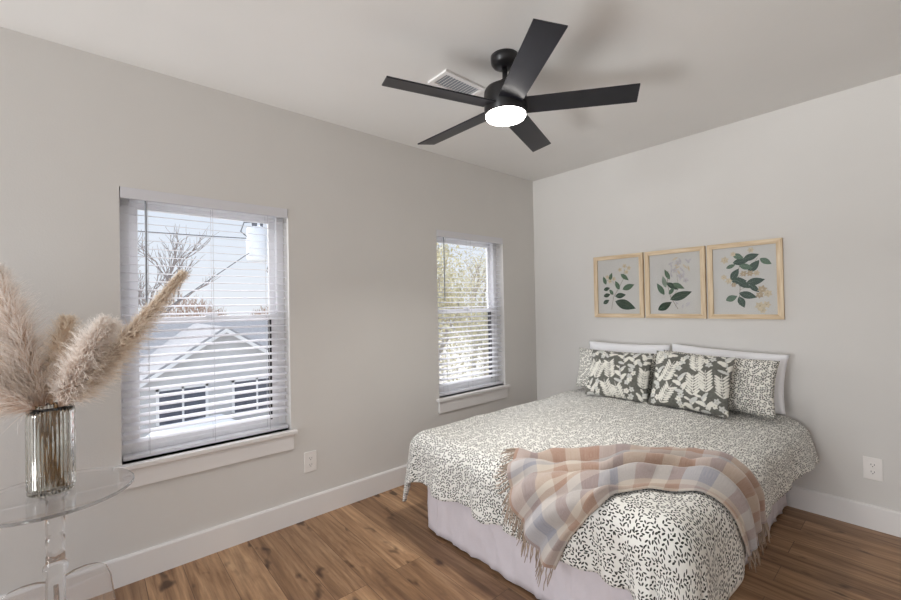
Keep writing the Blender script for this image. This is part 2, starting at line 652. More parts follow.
# ------------------------------------------------------------------ windows
def make_window(idx, y0, y1):
    root = struct(empty('window_%d' % idx, (0, (y0 + y1) / 2, Z0)))
    xo, xi, fwid = -0.145, -0.085, 0.042
    f = MB()
    f.box((xo, y0, Z0), (xi, y0 + fwid, Z1)).box((xo, y1 - fwid, Z0), (xi, y1, Z1))
    f.box((xo, y0 + fwid, Z0), (xi, y1 - fwid, Z0 + 0.05)).box((xo, y0 + fwid, Z1 - fwid), (xi, y1 - fwid, Z1))
    f.build('window_frame', M['vinyl'], root, bevel=0.003)
    zm = 1.205
    ya, yb = y0 + fwid, y1 - fwid

    def sash(z0, z1, xa, xb, name, mb_=None):
        s = MB()
        r = 0.034
        s.box((xa, ya, z0), (xb, ya + r, z1)).box((xa, yb - r, z0), (xb, yb, z1))
        s.box((xa, ya + r, z0), (xb, yb - r, z0 + r)).box((xa, ya + r, z1 - r), (xb, yb - r, z1))
        o = s.build(name, M['vinyl'], root, bevel=0.002)
        MB().box(((xa + xb) / 2 - 0.003, ya + r, z0 + r), ((xa + xb) / 2 + 0.003, yb - r, z1 - r)).build('window_pane', M['pane'], o)
        return o
    sash(zm - 0.01, Z1 - fwid, -0.138, -0.118, 'upper_sash')
    lo = sash(Z0 + 0.05, zm + 0.025, -0.112, -0.088, 'lower_sash')
    MB().box((-0.1165, yb - 0.045, Z0 + 0.06), (-0.0855, yb - 0.034, zm)).build('sash_shadow_strip', M['dark'], root)  # dark strip standing in for the shadowed line at the lower sash edge
    MB().box((-0.09, (y0 + y1) / 2 - 0.03, zm + 0.025), (-0.075, (y0 + y1) / 2 + 0.03, zm + 0.037)).build('sash_lock', M['vinyl'], root, bevel=0.003)
    # stool and apron
    MB().box((-0.085, y0, Z0 - 0.022), (0.0, y1, Z0)).box((0.0, y0 - 0.03, Z0 - 0.022), (0.034, y1 + 0.03, Z0)).build('window_sill', M['trim'], root, bevel=0.004)
    MB().box((0.0, y0 - 0.012, Z0 - 0.112), (0.016, y1 + 0.012, Z0 - 0.022)).build('window_apron', M['trim'], root, bevel=0.002)
    return root


for i, (a, b_) in enumerate(WIN):
    make_window(i + 1, a, b_)


def make_blind(y0, y1, label, wand_y):
    root = tag(empty('window_blind', (0, (y0 + y1) / 2, Z1)), label, 'window blind', 'white horizontal blinds in the two windows')
    g = 0.004
    MB().box((-0.012, y0 + g, Z1 - 0.052), (0.004, y1 - g, Z1)).box((-0.06, y0 + g, Z1 - 0.052), (-0.012, y0 + g + 0.003, Z1 - 0.004)).build('valance', M['valance'], root, bevel=0.002)
    MB().box((-0.072, y0 + 0.008, Z1 - 0.042), (-0.02, y1 - 0.008, Z1 - 0.001)).build('headrail', M['slat'], root)
    s = MB()
    tilt = math.radians(8.5)
    pitch = 0.0405
    z = Z1 - 0.078
    n = 0
    zs = []
    while z > Z0 + 0.05:
        zs.append(z)
        z -= pitch
    xc, hw, th = -0.046, 0.0245, 0.0010
    for z in zs:
        # a gently crowned slat, outer edge a little higher
        vs = []
        prof = [(-1, 0.0), (-0.5, 0.0009), (0, 0.0012), (0.5, 0.0009), (1, 0.0)]
        for yy in (y0 + 0.007, y1 - 0.007):
            for k, (t, cz) in enumerate(prof):
                vs.append((xc + t * hw * math.cos(tilt), yy, z - t * hw * math.sin(tilt) + cz + th))
            for k, (t, cz) in reversed(list(enumerate(prof))):
                vs.append((xc + t * hw * math.cos(tilt), yy, z - t * hw * math.sin(tilt) + cz - th))
        m_ = 10
        fs = [(i, (i + 1) % m_, m_ + (i + 1) % m_, m_ + i) for i in range(m_)] + [tuple(range(m_)), tuple(range(2 * m_ - 1, m_ - 1, -1))]
        s.add(vs, fs)
    s.build('slats', M['slat'], root)
    MB().box((xc - 0.026, y0 + 0.007, Z0 + 0.008), (xc + 0.026, y1 - 0.007, Z0 + 0.026)).build('bottom_rail', M['slat'], root, bevel=0.003)
    L = y1 - y0
    for fy in (0.14, 0.5, 0.86):
        c = MB()
        y = y0 + L * fy
        for dx in (-hw - 0.001, hw + 0.001):
            c.tube([(xc + dx, y, Z0 + 0.02), (xc + dx, y, Z1 - 0.045)], 0.0011, 5)
        c.build('ladder_cord', M['cord'], root)
    MB().tube([(-0.013, wand_y, Z1 - 0.05), (-0.012, wand_y, Z1 - 0.06), (-0.008, wand_y, Z1 - 0.08), (-0.007, wand_y, Z1 - 0.55)], 0.0042, 8).build('tilt_wand', M['wand'], root, smooth=True)
    return root


make_blind(WIN[0][0], WIN[0][1], 'white horizontal blind in the wide window behind the pampas grass', -3.02)
make_blind(WIN[1][0], WIN[1][1], 'white horizontal blind in the window beside the bed', -1.13)


# ------------------------------------------------------------------ outlets, vent
def outlet(label, kind, c):
    root = empty('wall_outlet', (0, 0, 0))
    # local: plate in the y/z plane facing +x
    MB().box((0.0005, -0.038, -0.060), (0.006, 0.038, 0.060)).build('face_plate', M['plate'], root, bevel=0.002)
    for dz in (-0.0195, 0.0195):
        r = MB()
        ang = [2 * PI * k / 20 for k in range(20)]
        pr = [(max(-0.0165, min(0.0165, 0.019 * math.cos(t))), 0.0165 * math.sin(t) * 0.85) for t in ang]
        r.add([(0.0055, y, z + dz) for y, z in pr] + [(0.0075, y, z + dz) for y, z in pr],
              [(k, (k + 1) % 20, 20 + (k + 1) % 20, 20 + k) for k in range(20)] + [tuple(range(20, 40)), tuple(range(19, -1, -1))])
        ro = r.build('receptacle', M['plate'], root)
        h = MB().box((0.007, -0.0075, dz - 0.001), (0.0078, -0.0055, dz + 0.008)).box((0.007, 0.0055, dz - 0.001), (0.0078, 0.0075, dz + 0.007)).box((0.007, -0.002, dz - 0.009), (0.0078, 0.002, dz - 0.005))
        h.build('socket_slots', M['dark'], ro)
    tag(root, label, 'outlet', 'wall outlets')
    root.location = c
    if kind == 'back':
        root.rotation_euler = (0, 0, -PI / 2)
    return root


outlet('white wall outlet under the sill corner of the window nearest the vase', 'left', (0, -2.227, 0.335))
outlet('white wall outlet on the wall beside the bed, above the baseboard', 'back', (2.256, 0, 0.330))

vent = tag(empty('ceiling_vent', (0.85, -1.74, H)), 'white rectangular air vent in the ceiling behind the fan', 'vent')
vx0, vx1, vy0, vy1 = 0.775, 0.925, -1.885, -1.595
vf = MB()
for lo, hi in (((vx0, vy0), (vx1, vy0 + 0.025)), ((vx0, vy1 - 0.025), (vx1, vy1)), ((vx0, vy0 + 0.025), (vx0 + 0.025, vy1 - 0.025)), ((vx1 - 0.025, vy0 + 0.025), (vx1, vy1 - 0.025))):
    vf.box((*lo, H - 0.012), (*hi, H - 0.0005))
vf.build('vent_frame', M['trim'], vent, bevel=0.002)
lv = MB()
k = vy0 + 0.034
while k < vy1 - 0.03:
    lv.add([(vx0 + 0.025, k, H - 0.010), (vx1 - 0.025, k, H - 0.010), (vx1 - 0.025, k + 0.012, H - 0.002), (vx0 + 0.025, k + 0.012, H - 0.002),
            (vx0 + 0.025, k + 0.002, H - 0.011), (vx1 - 0.025, k + 0.002, H - 0.011), (vx1 - 0.025, k + 0.014, H - 0.003), (vx0 + 0.025, k + 0.014, H - 0.003)],
           [(0, 1, 2, 3), (7, 6, 5, 4), (0, 4, 5, 1), (1, 5, 6, 2), (2, 6, 7, 3), (3, 7, 4, 0)])
    k += 0.019
lv.build('vent_louvers', M['trim'], vent)
MB().box((vx0 + 0.02, vy0 + 0.02, H - 0.0015), (vx1 - 0.02, vy1 - 0.02, H - 0.0004)).build('vent_duct', M['wand'], vent)

# ------------------------------------------------------------------ ceiling fan
FX, FYY = 1.176, -1.734
fan = tag(empty('ceiling_fan', (FX, FYY, H)), 'black five-blade ceiling fan with a glowing round light', 'ceiling fan')
c = (FX, FYY)
MB().lathe([(0.066, H - 0.0005), (0.066, H - 0.016), (0.064, H - 0.030), (0.054, H - 0.044), (0.034, H - 0.053), (0.018, H - 0.055)], c, 40).build('canopy', M['black'], fan, smooth=True)
MB().lathe([(0.0125, H - 0.054), (0.0125, 2.29)], c, 20).build('downrod', M['black'], fan, smooth=True)
MB().lathe([(0.024, 2.325), (0.026, 2.318), (0.030, 2.296), (0.036, 2.285)], c, 24).build('rod_collar', M['black'], fan, smooth=True)
MB().lathe([(0.030, 2.289), (0.078, 2.287), (0.094, 2.282), (0.0995, 2.272), (0.1005, 2.262), (0.1005, 2.166), (0.098, 2.161), (0.090, 2.160)], c, 56).build('motor_housing', M['black'], fan, smooth=True)
MB().lathe([(0.094, 2.162), (0.0945, 2.154), (0.090, 2.147), (0.070, 2.143), (0.035, 2.141), (0.004, 2.1405)], c, 56).build('light_lens', M['lens'], fan, smooth=True)
ll = bpy.data.lights.new('fan_lamp', 'AREA')
ll.shape = 'DISK'
ll.size = 0.17
ll.energy = 6.8
ll.spread = math.radians(118)
ll.color = (1.0, 0.98, 0.95)
lo_ = bpy.data.objects.new('fan_lamp', ll)
COL.objects.link(lo_)
lo_.location = (FX, FYY, 2.139)
bprot = None
for kb in range(5):
    a = math.radians(38 + 72 * kb)
    if bprot is None:
        bm_ = MB()
        N = 12
        pr = []
        r0, r1 = 0.088, 0.585
        for i in range(N + 1):
            t = i / N
            pr.append((r0 + (r1 - r0) * t, 0.056 + 0.003 * t))
        pr2 = [(x, wd) for x, wd in pr]
        vs, fs = [], []
        tx = 0.012
        for x, wd in pr2:
            for s_, z_ in ((-1, -0.0035), (-1, 0.0035), (1, 0.0035), (1, -0.0035)):
                xx = x + (tx if (x == r1 and s_ > 0) else 0)
                vs.append((xx, s_ * wd, z_))
        for i in range(N):
            for j in range(4):
                fs.append((i * 4 + j, i * 4 + (j + 1) % 4, (i + 1) * 4 + (j + 1) % 4, (i + 1) * 4 + j))
        fs += [(3, 2, 1, 0), tuple(range(N * 4, N * 4 + 4))]
        bprot = bm_.add(vs, fs).build('blade', M['blade'], None, bevel=0.0015)
        o = bprot
    else:
        o = bprot.copy()
        COL.objects.link(o)
    o.parent = fan
    o.matrix_parent_inverse = Matrix.Identity(4)
    o.location = (0, 0, 2.199 - H)
    o.rotation_euler = (Matrix.Rotation(a, 3, 'Z') @ Matrix.Rotation(math.radians(-12), 3, 'X')).to_euler()


# ------------------------------------------------------------------ framed prints
def print_mesh(kind, w_, h_):
    """flat ink shapes in the sheet's own plane (x, z), a hair in front of the paper"""
    mb = MB()
    d = [0.0]

    def P(u, v):
        return ((u - 0.5) * w_, (v - 0.5) * h_)

    def leaf(u, v, ang, ln, wd, mi, vein=True):
        d[0] += 0.00002
        if vein:
            ln, wd = ln * 1.22, wd * 1.30
        cx, cz = P(u, v)
        ca, sa = math.cos(ang), math.sin(ang)
        n = 10
        ou = []
        for i in range(n + 1):
            t = i / n
            ou.append((t - 0.5, math.sin(PI * t ** 0.85) * 0.5))
        for i in range(n - 1, 0, -1):
            t = i / n
            ou.append((t - 0.5, -math.sin(PI * t ** 0.85) * 0.5))
        vs = [(cx + (x * ln * ca - y * wd * sa), -d[0], cz + (x * ln * sa + y * wd * ca)) for x, y in ou]
        mb.add(vs, [tuple(range(len(vs)))], mi)
        if vein:
            d[0] += 0.00002
            q = [(cx + (x * ln * ca - y * sa), -d[0], cz + (x * ln * sa + y * ca)) for x, y in ((-0.5, -0.0007), (0.42, 0), (-0.5, 0.0007))]
            mb.add(q, [(0, 1, 2)], 2)

    def stem(pts, wd=0.0016):
        d[0] += 0.00002
        q = [P(*p) for p in pts]
        for (x0, z0), (x1, z1) in zip(q, q[1:]):
            l = math.hypot(x1 - x0, z1 - z0)
            nx, nz_ = -(z1 - z0) / l * wd / 2, (x1 - x0) / l * wd / 2
            mb.add([(x0 + nx, -d[0], z0 + nz_), (x0 - nx, -d[0], z0 - nz_), (x1 - nx, -d[0], z1 - nz_), (x1 + nx, -d[0], z1 + nz_)], [(0, 1, 2, 3)], 6)

    def flower(u, v, r, mi, n=5):
        a0 = random.random() * 6
        for k in range(n):
            a = a0 + 2 * PI * k / n
            leaf(u + math.cos(a) * r * 0.5 / w_, v + math.sin(a) * r * 0.5 / h_, a, r, r * 0.62, mi, False)
        leaf(u, v, 0, r * 0.35, r * 0.35, 4 if mi != 4 else 3, False)

    if kind == 0:
        stem([(0.33, 0.08), (0.38, 0.30), (0.50, 0.45), (0.62, 0.62), (0.66, 0.80)], 0.003)
        stem([(0.50, 0.45), (0.36, 0.60), (0.22, 0.62)])
        stem([(0.40, 0.34), (0.22, 0.38)])
        for a in ((0.66, 0.16, -0.35, 0.145, 0.060, 0), (0.74, 0.48, 0.35, 0.085, 0.036, 1), (0.55, 0.33, 0.1, 0.075, 0.034, 0), (0.48, 0.52, 2.0, 0.065, 0.028, 1),
                  (0.22, 0.46, 0.3, 0.048, 0.024, 0), (0.22, 0.34, 0.2, 0.05, 0.026, 0), (0.20, 0.22, 0.5, 0.05, 0.026, 0), (0.33, 0.40, 2.2, 0.045, 0.022, 1),
                  (0.17, 0.62, 1.9, 0.06, 0.024, 1), (0.32, 0.68, 1.2, 0.06, 0.024, 1), (0.66, 0.66, -0.7, 0.07, 0.026, 1)):
            leaf(*a)
        for u, v in ((0.55, 0.80), (0.66, 0.86), (0.76, 0.82), (0.70, 0.75), (0.30, 0.60), (0.40, 0.64), (0.24, 0.68)):
            flower(u, v, 0.020, 3)
    elif kind == 1:
        for k in range(8):
            leaf(0.5 + random.random() * 0.3, 0.12 + random.random() * 0.2, random.uniform(0, 3), 0.04, 0.010, 5, False)
        stem([(0.56, 0.08), (0.42, 0.28), (0.36, 0.50), (0.38, 0.72)], 0.003)
        stem([(0.44, 0.26), (0.58, 0.42), (0.55, 0.66)])
        for a in ((0.30, 0.13, 0.55, 0.095, 0.042, 0), (0.62, 0.30, 0.35, 0.13, 0.046, 0), (0.22, 0.42, 2.1, 0.085, 0.030, 1), (0.30, 0.54, 1.8, 0.075, 0.026, 2),
                  (0.36, 0.66, 2.0, 0.07, 0.024, 1), (0.46, 0.46, -0.6, 0.08, 0.030, 0), (0.58, 0.46, -0.5, 0.075, 0.028, 1), (0.44, 0.38, 0.9, 0.05, 0.022, 1)):
            leaf(*a)
        for k in range(22):
            u = 0.42 + random.random() * 0.38
            v = 0.58 + random.random() * 0.34
            leaf(u, v, random.uniform(0.2, 2.6), 0.045, 0.012, 5 if k % 3 else 3, False)
        for u, v in ((0.52, 0.72), (0.64, 0.62), (0.58, 0.84), (0.72, 0.55)):
            flower(u, v, 0.022, 5)
    else:
        stem([(0.42, 0.14), (0.44, 0.40), (0.40, 0.62), (0.50, 0.86)], 0.003)
        stem([(0.44, 0.36), (0.62, 0.44), (0.74, 0.36)])
        stem([(0.42, 0.56), (0.60, 0.66), (0.72, 0.82)])
        for a in ((0.46, 0.78, 0.1, 0.075, 0.034, 0), (0.62, 0.84, 0.3, 0.075, 0.034, 0), (0.66, 0.70, 0.9, 0.080, 0.036, 0), (0.36, 0.60, 1.0, 0.070, 0.032, 0),
                  (0.42, 0.86, -0.5, 0.06, 0.028, 1), (0.54, 0.70, -0.3, 0.065, 0.030, 1), (0.84, 0.76, -0.6, 0.06, 0.028, 1), (0.30, 0.72, 0.4, 0.05, 0.020, 1),
                  (0.42, 0.50, -0.1, 0.075, 0.034, 0), (0.68, 0.48, 0.2, 0.085, 0.036, 0), (0.50, 0.44, -0.6, 0.075, 0.032, 0), (0.30, 0.24, 0.4, 0.060, 0.032, 1),
                  (0.56, 0.28, -0.3, 0.085, 0.036, 0), (0.46, 0.18, -1.2, 0.065, 0.032, 0), (0.66, 0.38, -0.8, 0.06, 0.026, 0)):
            leaf(*a)
        for u, v, r in ((0.20, 0.82, 0.026), (0.34, 0.90, 0.018), (0.62, 0.94, 0.020), (0.26, 0.50, 0.022), (0.18, 0.56, 0.02), (0.50, 0.60, 0.022), (0.60, 0.60, 0.022), (0.70, 0.60, 0.02),
                        (0.34, 0.44, 0.018), (0.78, 0.36, 0.028), (0.86, 0.30, 0.026), (0.74, 0.28, 0.024), (0.74, 0.12, 0.030), (0.84, 0.14, 0.024), (0.78, 0.06, 0.022)):
            flower(u, v, r, 3 if random.random() < 0.6 else 4, 6)
    return mb


INKS = ['leaf_dark', 'leaf_mid', 'leaf_pale', 'petal_cream', 'petal_tan', 'petal_lilac', 'stem_ink']
PZ0, PZ1 = 1.140, 1.643
for kind, (xa, xb, label) in enumerate([
        (0.632, 1.043, 'oak-framed print of a sprig with one big dark leaf, nearest the window corner'),
        (1.058, 1.469, 'oak-framed print of a pale feathery blossom branch, middle of three'),
        (1.483, 1.894, 'oak-framed print of a bushy leaf cluster with tan flowers, farthest from the window')]):
    root = tag(empty('framed_print', ((xa + xb) / 2, 0, PZ0)), label, 'framed print', 'framed botanical prints above the bed')
    t, dp = 0.031, 0.024
    fr = MB()
    y1 = -0.0008
    # mitred rails
    q = {'b': [(xa, PZ0), (xb, PZ0), (xb - t, PZ0 + t), (xa + t, PZ0 + t)], 't': [(xa, PZ1), (xa + t, PZ1 - t), (xb - t, PZ1 - t), (xb, PZ1)],
         'l': [(xa, PZ0), (xa + t, PZ0 + t), (xa + t, PZ1 - t), (xa, PZ1)], 'r': [(xb, PZ0), (xb, PZ1), (xb - t, PZ1 - t), (xb - t, PZ0 + t)]}
    for key, pts in q.items():
        vs = [(x, y1, z) for x, z in pts] + [(x, y1 - dp, z) for x, z in pts]
        fr.add(vs, [(0, 1, 2, 3), (7, 6, 5, 4), (0, 4, 5, 1), (1, 5, 6, 2), (2, 6, 7, 3), (3, 7, 4, 0)], 0 if key in 'bt' else 1)
    fr.build('picture_frame', [M['oak_x'], M['oak_z']], root, bevel=0.0012)
    sheet = MB().box((xa + t, -0.010, PZ0 + t), (xb - t, -0.003, PZ1 - t)).build('print_sheet', M['paper'], root)
    pm = print_mesh(kind, xb - xa - 2 * t, PZ1 - PZ0 - 2 * t)
    pm.v = [(x + (xa + xb) / 2, y - 0.0102, z + (PZ0 + PZ1) / 2) for x, y, z in pm.v]
    pm.build('botanical_illustration', [M[k] for k in INKS], sheet)
    MB().box((xa + t, -0.0175, PZ0 + t), (xb - t, -0.0155, PZ1 - t)).build('picture_glass', M['glazing'], root)

# ------------------------------------------------------------------ bed
XL, XR, YF, YH = 0.57, 1.885, -1.80, -0.03
DX, DY = 0.602, -1.785
TOP = 0.555
bed = tag(empty('bed', ((XL + XR) / 2, -0.95, 0)), 'full-size bed with a pale gathered bed skirt against the back wall', 'bed')
MB().box((XL + 0.01, YF + 0.01, 0.27), (XR - 0.01, YH, 0.515)).build('mattress', M['mattress'], bed, bevel=0.03)
MB().box((XL + 0.02, YF + 0.02, 0.10), (XR - 0.02, YH, 0.268)).build('box_spring', M['mattress'], bed)
lg = None
for lx in (XL + 0.1, XR - 0.1):
    for ly in (YF + 0.1, YH - 0.1):
        MB().lathe([(0.025, 0.0005), (0.03, 0.10)], (lx, ly), 16).build('bed_leg', M['black'], bed, smooth=True)


def skirt():
    mb = MB()
    R = 0.05
    path = []

    def lin(p, q, n):
        for i in range(n):
            t = i / n
            path.append((p[0] + (q[0] - p[0]) * t, p[1] + (q[1] - p[1]) * t))

    def arc(cx, cy, a0, a1, n=8):
        for i in range(n):
            a = a0 + (a1 - a0) * i / n
            path.append((cx + R * math.cos(a), cy + R * math.sin(a)))
    lin((XL, YH), (XL, YF + R), 130)
    arc(XL + R, YF + R, PI, 1.5 * PI)
    lin((XL + R, YF), (XR - R, YF), 260)
    arc(XR - R, YF + R, 1.5 * PI, 2 * PI)
    lin((XR, YF + R), (XR, YH), 260)
    n = len(path)
    NZ = 10
    vs, uvs = [], []
    s = 0
    for i, (x, y) in enumerate(path):
        x0, y0 = path[max(i - 1, 0)]
        x1, y1 = path[min(i + 1, n - 1)]
        l = math.hypot(x1 - x0, y1 - y0) or 1
        nx, ny = (y1 - y0) / l, -(x1 - x0) / l
        nx, ny = -nx, -ny
        s += math.hypot(x - x0, y - y0)
        for j in range(NZ + 1):
            t = j / NZ
            z = 0.012 + (0.345 - 0.012) * t + 0.004 * (1 - t) * nz(s * 6, 3)
            drop = (1 - t)
            dd = drop * (0.010 * nz(s * 5.0, t * 0.8, 1.0) + 0.010) - 0.010 * sm(0, 0.35, drop) * (1 - min(1, abs(nz(s * 7.5 + 0.4 * t, t * 0.9, 4.0)) * 4.0)) + 0.009 * nz(s * 13, t * 2.5, 5.0) * sm(0, 0.25, drop) + 0.004 * nz(s * 26, t * 7 + s * 3, 9)
            vs.append((x + nx * dd, y + ny * dd, z))
    fs = []
    for i in range(n - 1):
        for j in range(NZ):
            fs.append((i * (NZ + 1) + j, (i + 1) * (NZ + 1) + j, (i + 1) * (NZ + 1) + j + 1, i * (NZ + 1) + j + 1))
    o = mb.add(vs, fs).build('bed_skirt', M['skirt'], bed, smooth=True)
    md = o.modifiers.new('cloth', 'SOLIDIFY')
    md.thickness = 0.004
    md.offset = 0
    return o


skirt()


def duvet_pt(U, V):
    XL, YF = DX, DY
    a = max(XL - U, 0.0) if U < (XL + XR) / 2 else max(U - XR, 0.0)
    sgn = -1 if U < (XL + XR) / 2 else 1
    b = max(YF - V, 0.0)
    r = math.hypot(a, b)
    cx, cy = min(max(U, XL), XR), max(V, YF)
    xc = (XL + XR) / 2
    e = min((cx - XL), (XR - cx), (cy - YF)) if r == 0 else 0.0
    z = TOP + 0.038 * sm(0, 0.40, e)
    z += 0.010 * nz(U * 3.1, V * 2.6, 2.0) * sm(-0.02, 0.2, e) + 0.007 * nz(U * 7.5 + V * 3, V * 5.5 - U * 2, 5.0)
    # soft wrinkles running up the bed
    z += 0.006 * (1 - abs(nz(U * 9 + 0.8 * V, V * 2.2, 11.0)) * 2.2)
    if r == 0:
        return Vector((cx, cy, z))
    phi = math.atan2(b, a)
    dx, dy = sgn * a / r, -b / r
    R = 0.105
    q = R * PI / 2
    if r < q:
        out, drop = R * math.sin(r / R), R * (1 - math.cos(r / R))
    else:
        out, drop = R + 0.06 * (r - q), R + 0.99 * (r - q)
    k = drop / 0.26
    corner = math.sin(2 * phi) if a > 0 and b > 0 else 0.0
    t = (V * 1.0 if b == 0 else U) if corner == 0 else (U - V)
    fold = 0.020 * math.sin(t * 17 + 0.8 + 2 * nz(t * 2, 1.0)) + 0.020 * nz(t * 6.5, 7.0 + sgn) + 0.008 * nz(t * 17, drop * 6, 3.0)
    if sgn > 0:
        drop *= 1 + 0.50 * sm(-1.2, -1.7, V) * math.cos(phi) ** 0.5 - 0.10 * sm(-1.4, -0.9, V)
        fold *= 0.55
        out += 0.05 * k * sm(-0.75, -0.25, V)
    if b > 0:
        for uc, dp in ((1.66, 0.030), (1.775, 0.042), (1.02, 0.022)):
            out -= dp * min(1, k) * math.exp(-((U - uc - 0.10 * (r - 0.2)) / 0.032) ** 2)
    out += k * fold * (1 - 0.6 * corner) + corner * 0.02 * k
    z2 = z - drop + 0.030 * k * nz(t * 4.2, 20.0 + sgn)
    return Vector((cx + dx * out, cy + dy * out, z2))


OV = 0.305


def duvet():
    NU, NV = 150, 170
    u0, u1, v0, v1 = XL - OV, XR + OV, YF - OV, -0.07
    vs, uvs, fs = [], [], []
    for j in range(NV + 1):
        for i in range(NU + 1):
            U = u0 + (u1 - u0) * i / NU
            V = v0 + (v1 - v0) * j / NV
            p = duvet_pt(U, V)
            vs.append(p)
            uvs.append((U, V))
    for j in range(NV):
        for i in range(NU):
            a = j * (NU + 1) + i
            fs.append((a, a + 1, a + NU + 2, a + NU + 1))
    o = MB().add(vs, fs, 0, uvs).build('duvet', M['duvet'], None, smooth=True)
    md = o.modifiers.new('loft', 'SOLIDIFY')
    md.thickness = 0.022
    md.offset = -1
    return o


dv = duvet()
# make sure the sheet faces outward so its loft goes inward
if dv.data.polygons[len(dv.data.polygons) // 2].normal.z < 0:
    dv.data.flip_normals()
tag(dv, 'off-white duvet printed with small dark leaf sprigs spread over the bed', 'duvet')


# ------------------------------------------------------------------ throw
def cat(pts, t):
    n = len(pts) - 1
    x = min(max(t, 0), 1) * n
    i = min(int(x), n - 1)
    f = x - i
    P = lambda k: Vector(pts[min(max(k, 0), n)])
    p0, p1, p2, p3 = P(i - 1), P(i), P(i + 1), P(i + 2)
    return 0.5 * ((2 * p1) + (-p0 + p2) * f + (2 * p0 - 5 * p1 + 4 * p2 - p3) * f * f + (-p0 + 3 * p1 - 3 * p2 + p3) * f ** 3)


FAR = [(1.225, -1.735), (1.30, -1.70), (1.40, -1.63), (1.51, -1.52), (1.60, -1.35), (1.74, -1.19), (1.86, -1.14), (1.95, -1.14), (2.06, -1.13), (2.15, -1.13)]
NEAR = [(1.535, -2.14), (1.58, -2.02), (1.63, -1.94), (1.69, -1.86), (1.725, -1.76), (1.80, -1.65), (1.88, -1.57), (1.96, -1.50), (2.08, -1.43), (2.17, -1.36)]


def duvet_n(U, V):
    h = 0.012
    px, mx_ = duvet_pt(U + h, V), duvet_pt(U - h, V)
    py, my = duvet_pt(U, V + h), duvet_pt(U, V - h)
    return (px - mx_).cross(py - my).normalized()


def throw_pt(s, t):
    f, n = cat(FAR, t), cat(NEAR, t)
    w_ = f + (n - f) * s
    # left end bows outward
    w_ = w_ + Vector((-0.035, -0.03)) * math.sin(PI * s) * (1 - sm(0, 0.22, t))
    U, V = w_
    p = duvet_pt(U, V)
    nn = duvet_n(U, V)
    bun = sm(-0.1, 0.4, t) * 0.35 + 0.65
    ph = s * (3.3 + 1.4 * (1 - sm(0, 0.5, t))) + 0.55 * nz(t * 2.2, s * 1.5, 3)
    ridge = abs(math.sin(ph * PI)) ** 1.3
    lift = 0.014 + 0.062 * bun * ridge * (0.65 + 0.6 * nz(t * 3, s * 2, 8)) + 0.016 * nz(t * 8, s * 5, 4) + 0.004
    lift *= 1 - 0.62 * sm(0.66, 0.85, t)
    edge = sm(0, 0.05, s) * sm(0, 0.05, 1 - s)
    lift = 0.010 + (max(lift, 0.008) - 0.006) * edge
    return p + nn * lift


def throw():
    NS, NT = 90, 150
    vs, uvs, fs = [], [], []
    for i in range(NT + 1):
        for j in range(NS + 1):
            s, t = j / NS, i / NT
            vs.append(throw_pt(s, t))
            uvs.append((s * 0.86 + 0.05 * math.sin(s * 20), t * 1.45))
    for i in range(NT):
        for j in range(NS):
            a = i * (NS + 1) + j
            fs.append((a, a + 1, a + NS + 2, a + NS + 1))
    o = MB().add(vs, fs, 0, uvs).build('throw_blanket', M['throw'], None, smooth=True)
    md = o.modifiers.new('wool', 'SOLIDIFY')
    md.thickness = 0.005
    md.offset = 0
    tag(o, 'plaid fringed throw blanket in tan, rust and grey across the foot of the bed', 'blanket')
    rnd = random.Random(3)
    for t_end, dirn in ((0.0, -1), (1.0, 1)):
        fr = MB()
        nf = 78 if dirn < 0 else 40
        for k in range(nf):
            s = (k + rnd.random() * 0.6) / nf
            p0 = throw_pt(s, t_end)
            p1 = throw_pt(s, t_end + 0.03 if dirn < 0 else t_end - 0.03)
            d = (p0 - p1)
            d = (d.normalized() + Vector((rnd.uniform(-.25, .25), rnd.uniform(-.25, .25), -0.15 - (0.55 if p0.z < 0.5 else 0)))).normalized()
            ln = rnd.uniform(0.055, 0.085)
            pts = [p0 - d * 0.004]
            for q in range(1, 5):
                pt = p0 + d * ln * q / 4 + Vector((0, 0, -0.010 * (q / 4) ** 2)) + Vector((rnd.uniform(-1, 1), rnd.uniform(-1, 1), 0)) * 0.003
                if p0.z > 0.5:
                    pt.z = max(pt.z, p0.z - 0.03 if dirn < 0 else pt.z)
                pts.append(pt)
            fr.tube(pts, [0.0022, 0.0024, 0.0022, 0.0020, 0.0012], 5)
        fr.build('fringe', M['fringe'], o, smooth=True)
    return o


throw()


